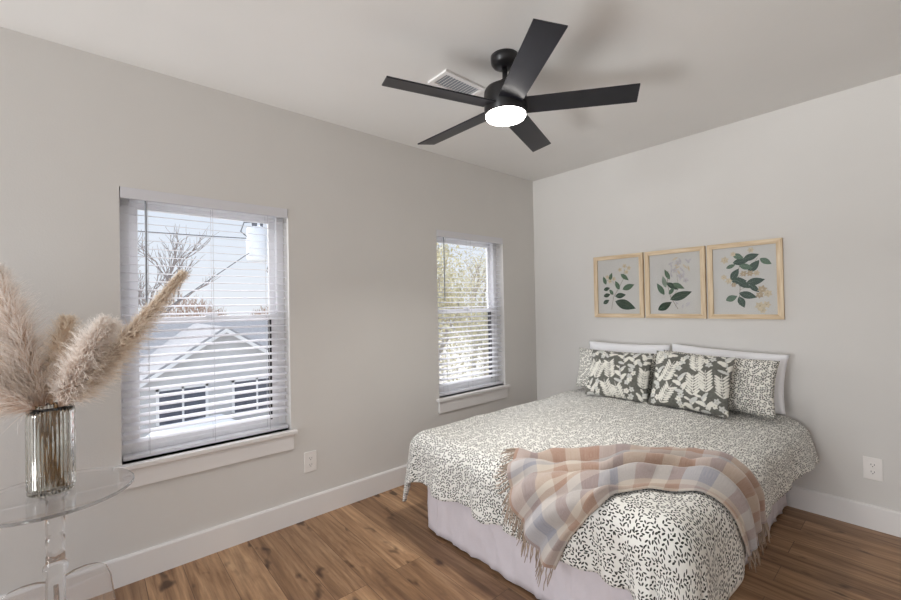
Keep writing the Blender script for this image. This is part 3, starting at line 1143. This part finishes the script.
# ------------------------------------------------------------------ pillows
def pillow_mesh(w_, h_, T, n1=44, n2=34, seed=0, flange=0.0, wrinkle=1.0):
    """front and back sheets of a stuffed pillow in its own x (width), z (height) plane, thickness along y"""
    vs, uvs, fs = [], [], []

    def th(a, b):
        ax, bx = abs(a), abs(b)
        e = (1 - ax ** 2.6) * (1 - bx ** 2.6)
        return T * 0.5 * max(e, 0) ** 0.52

    def sheet(sgn):
        base = len(vs)
        for j in range(n2 + 1):
            for i in range(n1 + 1):
                a = -1 + 2 * i / n1
                b = -1 + 2 * j / n2
                # sides pull in between the corners
                k = 1 - 0.055 * (1 - abs(b) ** 2) * abs(a) ** 3
                k2 = 1 - 0.055 * (1 - abs(a) ** 2) * abs(b) ** 3
                x, z = a * k * w_ / 2, b * k2 * h_ / 2
                t = th(a, b)
                f = t / (T * 0.5)
                wr = wrinkle * (0.006 * nz(x * 9 + seed, z * 9, sgn) + 0.004 * nz(x * 22, z * 22 + seed, sgn)) * min(1, f * 1.5)
                vs.append((x, sgn * (t + wr), z + h_ / 2))
                uvs.append((x + seed * 3.1, z + sgn))
        for j in range(n2):
            for i in range(n1):
                q = base + j * (n1 + 1) + i
                fs.append((q, q + 1, q + n1 + 2, q + n1 + 1) if sgn < 0 else (q + n1 + 1, q + n1 + 2, q + 1, q))
    sheet(-1)
    sheet(1)
    return vs, fs, uvs


def floral_tint(n1, n2, w_, h_, seed):
    """cream fronds and blooms on an olive-charcoal ground, evaluated on the sheet grid"""
    rnd = random.Random(seed)
    shapes = []

    tilt_ = [0, 0, 0]

    def ell(x, y, a, l, wd, c):
        th_, px_, py_ = tilt_
        dx_, dy_ = x - px_, y - py_
        x, y, a = px_ + dx_ * math.cos(th_) - dy_ * math.sin(th_), py_ + dx_ * math.sin(th_) + dy_ * math.cos(th_), a + th_
        l, wd = l * rnd.uniform(.85, 1.25), wd * rnd.uniform(.85, 1.4)
        shapes.append((x, y, math.cos(a), math.sin(a), l / 2, wd / 2, c))
    cream, grey, olive = (0.72, 0.70, 0.63), (0.56, 0.56, 0.53), (0.30, 0.31, 0.22)
    cols = 6
    for c_ in range(cols):
        x = (c_ + 0.5) / cols * w_ - w_ / 2 + rnd.uniform(-.012, .012)
        y = -h_ / 2 + rnd.uniform(-0.03, 0.02)
        typ = c_ % 3
        while y < h_ / 2:
            typ = rnd.randrange(3)
            tilt_[:] = [rnd.uniform(-0.5, 0.5), x, y + 0.06]
            if typ == 0:                       # tall frond with arching leaflets
                for k in range(7):
                    yy = y + k * 0.017
                    for s in (-1, 1):
                        ell(x + s * 0.020, yy + 0.008, PI / 2 - s * 0.85, 0.046, 0.011, cream)
                ell(x, y + 0.06, PI / 2, 0.13, 0.004, cream)
                y += 0.145
            elif typ == 1:                     # spray of blooms
                for k in range(5):
                    bx, by = x + rnd.uniform(-.026, .026), y + 0.012 + k * 0.022
                    a0 = rnd.random() * 6
                    for p in range(5):
                        a = a0 + p * 2 * PI / 5
                        ell(bx + math.cos(a) * .009, by + math.sin(a) * .009, a, 0.019, 0.012, cream if k % 2 else grey)
                    ell(bx, by, 0, 0.007, 0.007, olive)
                y += 0.130
            else:                              # broad drooping leaves
                for k in range(4):
                    yy = y + k * 0.028
                    s = 1 if k % 2 else -1
                    ell(x + s * 0.019, yy, s * 0.5, 0.052, 0.018, cream if k % 3 else grey)
                    ell(x - s * 0.014, yy + 0.012, PI - s * 0.7, 0.034, 0.011, cream)
                ell(x, y + 0.05, PI / 2 + 0.1, 0.11, 0.004, grey)
                y += 0.125
    out = []
    ground = (0.068, 0.068, 0.054)
    for j in range(n2 + 1):
        for i in range(n1 + 1):
            x = (-1 + 2 * i / n1) * w_ / 2
            y = (-1 + 2 * j / n2) * h_ / 2
            col = ground
            for (sx_, sy_, ca, sa, l, wd, cc) in shapes:
                dx, dy = x - sx_, y - sy_
                if abs(dx) > l or abs(dy) > l:
                    continue
                p, q = dx * ca + dy * sa, -dx * sa + dy * ca
                if (p / l) ** 2 + (q / wd) ** 2 < 1:
                    col = cc
            out.append((*col, 1))
    return out


def pillow(name, label, cat_, group, w_, h_, T, mat, loc, lean, yaw=0.0, roll=0.0, seed=0, floral=False):
    n1, n2 = (150, 130) if floral else (48, 36)
    vs, fs, uvs = pillow_mesh(w_, h_, T, n1, n2, seed)
    o = MB().add(vs, fs, 0, uvs).build(name, mat, None, smooth=True)
    if floral:
        tint = floral_tint(n1, n2, w_, h_, seed)
        at = o.data.attributes.new('tint', 'FLOAT_COLOR', 'POINT')
        at.data.foreach_set('color', [x for c_ in (tint + tint) for x in c_])
    bm = bmesh.new()
    bm.from_mesh(o.data)
    bmesh.ops.remove_doubles(bm, verts=bm.verts, dist=0.0004)
    bm.to_mesh(o.data)
    bm.free()
    # edge piping seam
    o.location = loc
    o.rotation_euler = (Matrix.Rotation(yaw, 3, 'Z') @ Matrix.Rotation(-lean, 3, 'X') @ Matrix.Rotation(roll, 3, 'Y')).to_euler()
    tag(o, label, cat_, group)
    return o


ZB = TOP + 0.044
pillow('bed_pillow', 'plain white pillow against the wall on the window side of the bed', 'pillow', 'plain white pillows', 0.64, 0.355, 0.13, M['white_fabric'], (0.945, -0.150, ZB), 0.14, 0.0, -0.01, 1)
pillow('bed_pillow', 'plain white pillow against the wall on the outlet side of the bed', 'pillow', 'plain white pillows', 0.66, 0.355, 0.13, M['white_fabric'], (1.585, -0.155, ZB), 0.14, 0.0, 0.045, 2)
pillow('sham_pillow', 'leaf-sprig patterned pillow mostly hidden behind the floral cushions, window side', 'pillow', 'leaf-sprig pillows', 0.64, 0.31, 0.12, M['sham'], (0.935, -0.310, ZB), 0.23, 0.0, 0.0, 3)
pillow('sham_pillow', 'leaf-sprig patterned pillow leaning on the white pillow, outlet side', 'pillow', 'leaf-sprig pillows', 0.64, 0.33, 0.12, M['sham'], (1.580, -0.318, ZB), 0.23, 0.0, 0.03, 4)
pillow('floral_cushion', 'charcoal cushion with cream floral print, nearer the window', 'cushion', 'floral cushions', 0.44, 0.34, 0.12, M['floral'], (1.040, -0.500, ZB), 0.40, 0.05, 0.0, 5, True)
pillow('floral_cushion', 'charcoal cushion with cream floral print, nearer the outlet, edge to edge with the other', 'cushion', 'floral cushions', 0.45, 0.36, 0.12, M['floral'], (1.495, -0.505, ZB), 0.38, 0.0, 0.02, 6, True)

# ------------------------------------------------------------------ acrylic table
TX, TY, TZ, TR = 0.39, -3.325, 0.618, 0.228
tab = tag(empty('side_table', (TX, TY, 0)), 'clear acrylic round pedestal side table near the window wall', 'side table')
MB().lathe([(TR - 0.003, TZ - 0.012), (TR, TZ - 0.009), (TR, TZ - 0.003), (TR - 0.003, TZ)], (TX, TY), 96).build('table_top', M['acrylic'], tab)
col_ = [(0.040, TZ - 0.0125), (0.040, TZ - 0.022), (0.024, TZ - 0.028)]
for zg in (0.53, 0.462, 0.40):
    col_ += [(0.0265, zg + 0.006), (0.0235, zg + 0.001), (0.0235, zg - 0.001), (0.0265, zg - 0.006)]
col_ += [(0.0265, 0.366), (0.033, 0.360), (0.035, 0.348), (0.033, 0.336), (0.0265, 0.328), (0.0265, 0.09), (0.012, 0.085)]
MB().lathe(col_, (TX, TY), 40).build('pedestal_column', M['acrylic'], tab, smooth=True)
for ang in (244, 4, 124):
    a = math.radians(ang)
    dx, dy = math.cos(a), math.sin(a)
    ctr = [(0.027, 0.300), (0.060, 0.303), (0.100, 0.297), (0.140, 0.282), (0.168, 0.258), (0.186, 0.21), (0.196, 0.14), (0.206, 0.07), (0.216, 0.0005)]
    inner = [(0.027, 0.120), (0.050, 0.120), (0.080, 0.115), (0.110, 0.10), (0.135, 0.08), (0.150, 0.055), (0.163, 0.03), (0.174, 0.012), (0.180, 0.0005)]
    t = 0.007
    vs = []
    for (r_, z_) in ctr:
        vs += [(TX + dx * r_ - dy * t, TY + dy * r_ + dx * t, z_), (TX + dx * r_ + dy * t, TY + dy * r_ - dx * t, z_)]
    for (r_, z_) in inner:
        vs += [(TX + dx * r_ - dy * t, TY + dy * r_ + dx * t, z_), (TX + dx * r_ + dy * t, TY + dy * r_ - dx * t, z_)]
    n = len(ctr)
    fs = []
    for i in range(n - 1):
        o0, o1, i0, i1 = 2 * i, 2 * i + 2, 2 * n + 2 * i, 2 * n + 2 * i + 2
        fs += [(o0, o1, o1 + 1, o0 + 1), (i0, i0 + 1, i1 + 1, i1), (o0, i0, i1, o1), (o0 + 1, o1 + 1, i1 + 1, i0 + 1)]
    fs += [(0, 1, 2 * n + 1, 2 * n), (2 * n - 2, 4 * n - 2, 4 * n - 1, 2 * n - 1)]
    MB().add(vs, fs).build('table_leg', M['acrylic'], tab, bevel=0.002)

# ------------------------------------------------------------------ vase and pampas grass
VX, VY, VH, VR = 0.372, -3.335, 0.310, 0.0645
v = MB()
outer = [(0.0, TZ + 0.001), (VR * 0.90, TZ + 0.001), (VR * 0.97, TZ + 0.006), (VR, TZ + 0.02), (VR, TZ + VH - 0.03), (VR * 0.975, TZ + VH - 0.01), (VR * 0.97, TZ + VH)]
inn = [(VR * 0.92, TZ + VH), (VR * 0.92, TZ + VH - 0.03), (VR * 0.925, TZ + 0.03), (VR * 0.90, TZ + 0.020), (VR * 0.8, TZ + 0.016), (0.0, TZ + 0.016)]
NV_ = 360


def vlathe(prof, rib):
    vs = []
    for r_, z_ in prof:
        for j in range(NV_):
            a = 2 * PI * j / NV_
            rr = r_ * (1 + rib * (abs(math.cos(18 * a)) - 0.6))
            vs.append((VX + rr * math.cos(a), VY + rr * math.sin(a), z_))
    return vs


prof = outer[1:] + inn[:-1]
vs = vlathe(outer[1:], 0.060) + vlathe(inn[:-1], 0.0)
fs = []
for i in range(len(prof) - 1):
    for j in range(NV_):
        fs.append((i * NV_ + j, i * NV_ + (j + 1) % NV_, (i + 1) * NV_ + (j + 1) % NV_, (i + 1) * NV_ + j))
fs.append(tuple(range(NV_ - 1, -1, -1)))
fs.append(tuple(range((len(prof) - 1) * NV_, len(prof) * NV_)))
vase = v.add(vs, fs).build('glass_vase', M['vase'], None, smooth=True)
tag(vase, 'smoky ribbed cylindrical glass vase on the clear side table', 'vase')


def pampas(label, foot, mouth, start, tip, rad, nst, core, edge, seed, droop=0.0, taper=0.40, flare=1.0):
    rnd = random.Random(seed)
    foot, mouth, start, tip = map(Vector, (foot, mouth, start, tip))
    root = tag(empty('pampas_stem', foot), label, 'pampas grass', 'pampas grass stems in the vase')
    ctrl = [foot, foot.lerp(mouth, 0.5), mouth, start, start.lerp(tip, 0.5) + Vector((0, 0, 0.01)), tip]

    def ax(t):
        p = [foot, mouth, start, start.lerp(tip, 0.33) + Vector((0, 0, droop * 0.5)), start.lerp(tip, 0.67) + Vector((0, 0, droop)), tip]
        return cat([tuple(q) for q in p], t)
    st = MB()
    pts = [ax(k / 20) for k in range(20)]
    st.tube(pts, [0.0026 - 0.0016 * k / 20 for k in range(20)], 6)
    for kk in range(5):
        o1, o2 = Vector((rnd.uniform(-.02, .02), rnd.uniform(-.02, .02), 0)), Vector((rnd.uniform(-.016, .016), rnd.uniform(-.016, .016), 0))
        f0 = foot + o1 * 0.6
        st.tube([f0, f0.lerp(mouth + o2, 0.35) + o1 * 0.5, f0.lerp(mouth + o2, 0.7), mouth + o2], [0.0022, 0.003, 0.0026, 0.001], 5)
    st.build('stalk', M['stalk'], root, smooth=True)
    vs, fs, tint = [], [], []
    for k in range(nst):
        u = rnd.random() ** 0.9
        t = 0.385 + 0.615 * u
        p = ax(t)
        d = (ax(min(t + 0.02, 1)) - ax(max(t - 0.02, 0))).normalized()
        q = Vector((rnd.gauss(0, 1), rnd.gauss(0, 1), rnd.gauss(0, 1)))
        q = (q - d * q.dot(d)).normalized()
        env = (math.sin(PI * min(0.97, 0.20 + 0.74 * u)) ** 0.75) * (1 - taper * u)
        ln = rad * env * rnd.uniform(0.5, 1.7) + 0.015
        sprd = rnd.uniform(0.25, 0.75)
        side = d.cross(q).normalized()
        prev = p
        wd = 0.0014
        mixf = rnd.random()
        base = len(vs)
        dirv = (d * 1.0 + q * sprd * flare).normalized()
        for s in range(4):
            f = s / 3
            pt = p + dirv * ln * f + q * (0.35 * flare * ln * f * f) + Vector((0, 0, -0.34 * ln * f * f)) + Vector((rnd.uniform(-1, 1), rnd.uniform(-1, 1), rnd.uniform(-1, 1))) * 0.0040 * s
            wf = wd * (1 - 0.65 * f)
            sd = (side + q * rnd.uniform(-1, 1)).normalized()
            vs += [pt + sd * wf, pt - sd * wf]
            g = min(1, f * 1.1 + mixf * 0.40)
            cc = tuple(core[i] + (edge[i] - core[i]) * g for i in range(3))
            tint += [(*cc, 1)] * 2
        for s in range(3):
            a = base + 2 * s
            fs.append((a, a + 1, a + 3, a + 2))
    me = bpy.data.meshes.new('plume')
    me.from_pydata([tuple(x) for x in vs], [], fs)
    me.materials.append(M['plume'])
    at = me.attributes.new('tint', 'FLOAT_COLOR', 'POINT')
    at.data.foreach_set('color', [x for c_ in tint for x in c_])
    po = bpy.data.objects.new('plume', me)
    COL.objects.link(po)
    po.parent = root
    po.matrix_parent_inverse = parent_world(root).inverted()
    return root


ZM = TZ + VH
TAN, CREAM, BROWN, PALE = srgb(224, 182, 144)[:3], srgb(255, 250, 245)[:3], srgb(166, 122, 82)[:3], srgb(244, 232, 216)[:3]
BE = srgb(244, 216, 186)[:3]


def vf_(dx, dy):
    return (VX + dx, VY + dy, TZ + 0.022)


def vm_(dx, dy):
    return (VX + dx, VY + dy, ZM - 0.01)


pampas('slim brown-cored pampas plume reaching toward the window', vf_(-.03, -.035), vm_(.02, .03), (0.412, -3.28, 0.945), (0.672, -2.975, 1.395), 0.088, 5200, BROWN, PALE, 1, 0.0, 0.62, 0.55)
pampas('tallest thick cream pampas plume leaning away from the window', vf_(.03, .03), vm_(-.01, -.04), (0.368, -3.355, 0.93), (0.300, -3.480, 1.415), 0.105, 6000, TAN, CREAM, 2, 0.01)
pampas('short upright tan pampas plume between the taller plumes', vf_(.0, -.03), vm_(.0, .01), (0.368, -3.335, 0.935), (0.35, -3.292, 1.235), 0.082, 3600, BE, PALE, 3)
pampas('broad cream pampas plume just under the slim brown one', vf_(-.035, -.01), vm_(.035, .015), (0.405, -3.312, 0.925), (0.515, -3.185, 1.215), 0.098, 6000, TAN, CREAM, 4, 0.0, 0.25, 0.8)
pampas('beige pampas plume leaning out low over the table edge', vf_(.03, .02), vm_(.01, -.045), (0.375, -3.37, 0.93), (0.31, -3.54, 1.21), 0.098, 4500, BE, CREAM, 5, 0.03)
pampas('drooping pampas plume hanging lowest beside the vase mouth', vf_(.02, .03), vm_(.015, -.05), (0.395, -3.375, 0.925), (0.40, -3.54, 1.02), 0.085, 3600, TAN, CREAM, 6, 0.03)

# ------------------------------------------------------------------ outside
GZ = -3.2
struct(MB().box((-60, -40, GZ - 0.2), (-WT - 0.4, 45, GZ)).build('ground', M['ground']))


def house():
    root = tag(empty('house', (-14, 0.2, GZ)), 'pale neighbouring house with a grey front gable seen through the wide window', 'house')
    x1, yc, hw_ = -13.0, 0.15, 2.45
    ez, pz = -1.0, 0.60
    w_ = MB()
    # front gable wing
    w_.add([(x1, yc - hw_, GZ), (x1, yc + hw_, GZ), (x1, yc + hw_, ez), (x1, yc, pz), (x1, yc - hw_, ez),
            (x1 - 4, yc - hw_, GZ), (x1 - 4, yc + hw_, GZ), (x1 - 4, yc + hw_, ez), (x1 - 4, yc, pz), (x1 - 4, yc - hw_, ez)],
           [(0, 1, 2, 3, 4), (9, 8, 7, 6, 5), (0, 5, 6, 1), (1, 6, 7, 2), (4, 9, 5, 0), (2, 7, 8, 3), (3, 8, 9, 4)])
    w_.box((x1 - 9, -4.8, GZ), (x1 - 3, 6.0, ez))
    w_.build('house_walls', M['siding'], root)
    rf = MB()

    def slab(a, b, c_, d, t=0.08):
        n = (Vector(b) - Vector(a)).cross(Vector(d) - Vector(a)).normalized()
        if n.z < 0:
            n = -n
        rf.add([Vector(p) for p in (a, b, c_, d)] + [Vector(p) + n * t for p in (a, b, c_, d)],
               [(3, 2, 1, 0), (4, 5, 6, 7), (0, 1, 5, 4), (1, 2, 6, 5), (2, 3, 7, 6), (3, 0, 4, 7)])
    ov = 0.3
    sl_ = (pz - ez) / hw_
    slab((x1 + ov, yc, pz), (x1 - 5, yc, pz), (x1 - 5, yc + hw_ + ov, ez - ov * sl_), (x1 + ov, yc + hw_ + ov, ez - ov * sl_))
    slab((x1 + ov, yc, pz), (x1 - 5, yc, pz), (x1 - 5, yc - hw_ - ov, ez - ov * sl_), (x1 + ov, yc - hw_ - ov, ez - ov * sl_))
    slab((x1 - 6, -5.1, 0.72), (x1 - 6, 6.3, 0.72), (x1 - 2.7, 6.3, ez - 0.1), (x1 - 2.7, -5.1, ez - 0.1))
    slab((x1 - 6, -5.1, 0.72), (x1 - 6, 6.3, 0.72), (x1 - 9.3, 6.3, ez - 0.1), (x1 - 9.3, -5.1, ez - 0.1))
    rf.build('roof', M['shingle'], root)
    ft = MB()
    for s in (-1, 1):
        for k in range(1):
            a, b = Vector((x1 + ov, yc, pz + 0.02)), Vector((x1 + ov, yc + s * (hw_ + ov), ez - ov * sl_ + 0.02))
            ft.add([a, b, b + Vector((0, 0, -0.13)), a + Vector((0, 0, -0.13)), a + Vector((0.03, 0, 0)), b + Vector((0.03, 0, 0)), b + Vector((0.03, 0, -0.13)), a + Vector((0.03, 0, -0.13))],
                   [(0, 1, 2, 3), (7, 6, 5, 4), (0, 4, 5, 1), (1, 5, 6, 2), (2, 6, 7, 3), (3, 7, 4, 0)])
    ft.build('gable_fascia', M['ext_white'], root)
    for ya, yb in ((-1.75, -0.35), (0.35, 1.95)):
        f = MB()
        z0, z1 = -2.35, -1.15
        t = 0.08
        f.box((x1, ya, z0), (x1 + 0.04, ya + t, z1)).box((x1, yb - t, z0), (x1 + 0.04, yb, z1)).box((x1, ya, z0), (x1 + 0.04, yb, z0 + t)).box((x1, ya, z1 - t), (x1 + 0.04, yb, z1))
        f.box((x1, (ya + yb) / 2 - 0.03, z0), (x1 + 0.04, (ya + yb) / 2 + 0.03, z1))
        fo = f.build('house_window', M['ext_white'], root)
        MB().box((x1 - 0.01, ya + t, z0 + t), (x1 + 0.012, yb - t, z1 - t)).build('house_pane', M['ext_glass'], fo)
    MB().box((x1 + 0.2, yc + hw_ - 0.05, GZ), (x1 + 0.32, yc + hw_ + 0.07, ez - 0.1)).build('porch_post', M['ext_white'], root)
    MB().box((x1 - 2.95, 3.4, GZ), (x1 - 2.9, 4.3, -1.15)).build('house_door', M['ext_glass'], root)


house()


def car(label, loc, rz, mat):
    root = empty('parked_car', (0, 0, 0))
    prof = [(-2.1, 0.35), (-2.15, 0.75), (-1.6, 0.92), (-1.1, 1.38), (0.5, 1.42), (1.15, 0.95), (2.0, 0.82), (2.12, 0.5), (2.05, 0.32)]
    mb = MB()
    n = len(prof)
    mb.add([(x, -0.85, z) for x, z in prof] + [(x, 0.85, z) for x, z in prof],
           [(i, (i + 1) % n, n + (i + 1) % n, n + i) for i in range(n)] + [tuple(range(n)), tuple(range(2 * n - 1, n - 1, -1))])
    mb.build('car_body', mat, root, bevel=0.06)
    for s in (-1, 1):
        gl = MB()
        y = s * 0.855
        gl.add([(-1.35, y, 0.95), (-1.0, y, 1.30), (0.42, y, 1.33), (0.85, y, 0.97)] + [(-1.35, y + s * .01, 0.95), (-1.0, y + s * .01, 1.30), (0.42, y + s * .01, 1.33), (0.85, y + s * .01, 0.97)],
               [(0, 1, 2, 3), (4, 5, 6, 7), (0, 4, 5, 1), (1, 5, 6, 2), (2, 6, 7, 3), (3, 7, 4, 0)])
        gl.build('car_window', M['ext_glass'], root)
    for wx in (-1.3, 1.3):
        for s in (-1, 1):
            MB().tube([(wx, s * 0.68, 0.32), (wx, s * 0.9, 0.32)], 0.32, 20).build('wheel', M['dark'], root)
    root.location = loc
    root.rotation_euler = (0, 0, rz)
    return tag(root, label, 'car')


car('silver car parked before the neighbouring house', (-10.2, -0.8, GZ), PI / 2 + 0.1, M['car'])
car('dull red car parked before the neighbouring house', (-11.6, 5.2, GZ), PI / 2 - 0.05, M['car_red'])

pole = tag(empty('utility_pole', (-6.2, -0.42, GZ)), 'utility pole carrying a white transformer can outside the wide window', 'utility pole')
MB().tube([(-6.2, -0.42, GZ), (-6.2, -0.42, 4.6)], [0.13, 0.10], 14).build('pole_shaft', M['pole'], pole, smooth=True)
MB().lathe([(0.10, 2.17), (0.185, 2.19), (0.19, 2.22), (0.19, 2.78), (0.17, 2.82), (0.06, 2.85)], (-6.0, -0.785), 28).build('transformer', M['can'], pole, smooth=True)
for bz in (2.35, 2.62):
    MB().box((-6.14, -0.64, bz), (-6.08, -0.46, bz + 0.06)).build('bracket', M['pole'], pole)
for dx, dy in ((-0.08, -0.05), (0.08, -0.05), (0.0, 0.08)):
    bu = MB().lathe([(0.03, 2.82), (0.022, 2.88), (0.03, 2.90), (0.018, 2.96)], (-6.0 + dx, -0.785 + dy), 10)
    bu.build('bushing', M['wire'], pole, smooth=True)


def sag(p, q, d, n=14):
    p, q = Vector(p), Vector(q)
    return [p.lerp(q, k / n) - Vector((0, 0, d * 4 * (k / n) * (1 - k / n))) for k in range(n + 1)]


tag(MB().tube(sag((-6.0, -0.98, 2.60), (-6.0, -9.0, 2.75), 0.10), 0.009, 6).build('power_line', M['wire'], None, smooth=True), 'upper overhead wire running level from the transformer', 'power line')
tag(MB().tube(sag((-5.8, -0.99, 2.30), (-7.0, -5.5, -1.2), 0.05), 0.008, 6).build('power_line', M['wire'], None, smooth=True), 'slack wire slanting down from the transformer', 'power line')
lp = MB()
lp.tube([(-6.0, -0.60, 2.86), (-5.95, -0.45, 2.98), (-6.0, -0.40, 2.6), (-5.95, -0.52, 2.3), (-6.0, -0.62, 2.0), (-6.0, -0.45, 1.75), (-6.1, -0.42, 1.72)], 0.012, 6)
lp.tube([(-6.0, -0.95, 2.62), (-6.0, -1.08, 2.72), (-6.0, -1.02, 2.9), (-6.0, -0.86, 2.92)], 0.012, 6)
lp.build('looped_leads', M['wire'], pole, smooth=True)


def branches(mb, p, d, ln, r, depth, rnd, tips=None):
    q = p + d * ln
    mid = p.lerp(q, 0.5) + Vector((rnd.uniform(-1, 1), rnd.uniform(-1, 1), rnd.uniform(-1, 1))) * ln * 0.06
    mb.tube([p, mid, q], [r, r * 0.82, r * 0.66], 5, caps=False)
    if tips is not None and depth <= 2:
        tips.append(q)
    if depth == 0:
        return
    for k in range(3 if depth > 1 else 2):
        nd = (d + Vector((rnd.uniform(-1, 1), rnd.uniform(-1, 1), rnd.uniform(-0.3, 0.8))) * 0.62).normalized()
        branches(mb, q if k else mid, nd, ln * rnd.uniform(0.62, 0.82), r * 0.62, depth - 1, rnd, tips)


def bare_tree(label, loc, h, seed):
    rnd = random.Random(seed)
    mb = MB()
    branches(mb, Vector((0, 0, 0)), Vector((0.02, 0.05, 1)).normalized(), h * 0.34, h * 0.022, 6, rnd)
    o = mb.build('bare_tree', M['bark'], None, smooth=True)
    o.location = loc
    return tag(o, label, 'tree')


bare_tree('leafless tree outside the wide window, behind the tall plume', (-24.5, -1.6, GZ), 8.6, 5)


def leafy(label, loc, h, rad, seed, mat, nleaf, cz=0.62, squash=0.9):
    rnd = random.Random(seed)
    root = tag(empty('tree', loc), label, 'tree')
    loc = Vector(loc)
    mb = MB()
    tips = []
    branches(mb, Vector(loc), Vector((0.03, 0.0, 1)), h * 0.30, h * 0.022, 4, rnd, tips)
    mb.build('trunk', M['pole'], root, smooth=True)
    vs, fs = [], []
    cl = [Vector((rnd.gauss(0, 0.5), rnd.gauss(0, 0.5), rnd.gauss(0, 0.45))) * rad + loc + Vector((0, 0, h * cz)) for _ in range(34)] + tips
    for k in range(nleaf):
        c_ = cl[rnd.randrange(len(cl))]
        p = c_ + Vector((rnd.gauss(0, 1), rnd.gauss(0, 1), rnd.gauss(0, 1) * squash)) * rad * 0.17
        a = Vector((rnd.gauss(0, 1), rnd.gauss(0, 1), rnd.gauss(0, 1))).normalized()
        b = a.orthogonal().normalized()
        s = rnd.uniform(0.03, 0.075)
        o = len(vs)
        vs += [p - a * s, p + b * s * 0.45, p + a * s, p - b * s * 0.45]
        fs.append((o, o + 1, o + 2, o + 3))
    MB().add(vs, fs).build('foliage', mat, root)
    return root


leafy('pale yellow-green tree filling the window beside the bed', (-7.6, 4.6, GZ), 6.6, 2.2, 21, M['foliage'], 9000, 0.58)
leafy('olive tree lower down in the window beside the bed', (-11.5, 11.0, GZ), 5.6, 2.2, 22, M['foliage_b'], 6000, 0.5)
leafy('yellowish tree farther off behind the olive tree', (-18.5, 17.0, GZ), 9.5, 3.2, 23, M['foliage'], 5000, 0.6)
for k, (x, y, lab, hh) in enumerate([(-29, 1.2, 'taller winter brush thicket on the skyline over the house roof', 5.3), (-33, 8.4, 'lower winter brush thicket on the skyline under the transformer', 4.6), (-38, -4.5, 'winter brush thicket on the skyline behind the bare tree', 4.6)]):
    rnd = random.Random(50 + k)
    mb = MB()
    vs, fs = [], []
    for q in range(2600):
        a, r_ = rnd.uniform(0, 2 * PI), rnd.random() ** 0.5
        p = Vector((x + math.cos(a) * r_ * 2.0, y + math.sin(a) * r_ * 3.0, GZ + hh * rnd.random() ** 0.7 * (1 - 0.35 * r_ ** 2)))
        d = Vector((rnd.gauss(0, .5), rnd.gauss(0, .5), 1)).normalized()
        s_ = d.orthogonal().normalized() * 0.03
        o = len(vs)
        ln = rnd.uniform(0.3, 0.7)
        vs += [p - s_, p + s_, p + d * ln]
        fs.append((o, o + 1, o + 2))
    tag(mb.add(vs, fs).build('thicket', M['brush'], None), lab, 'bush')
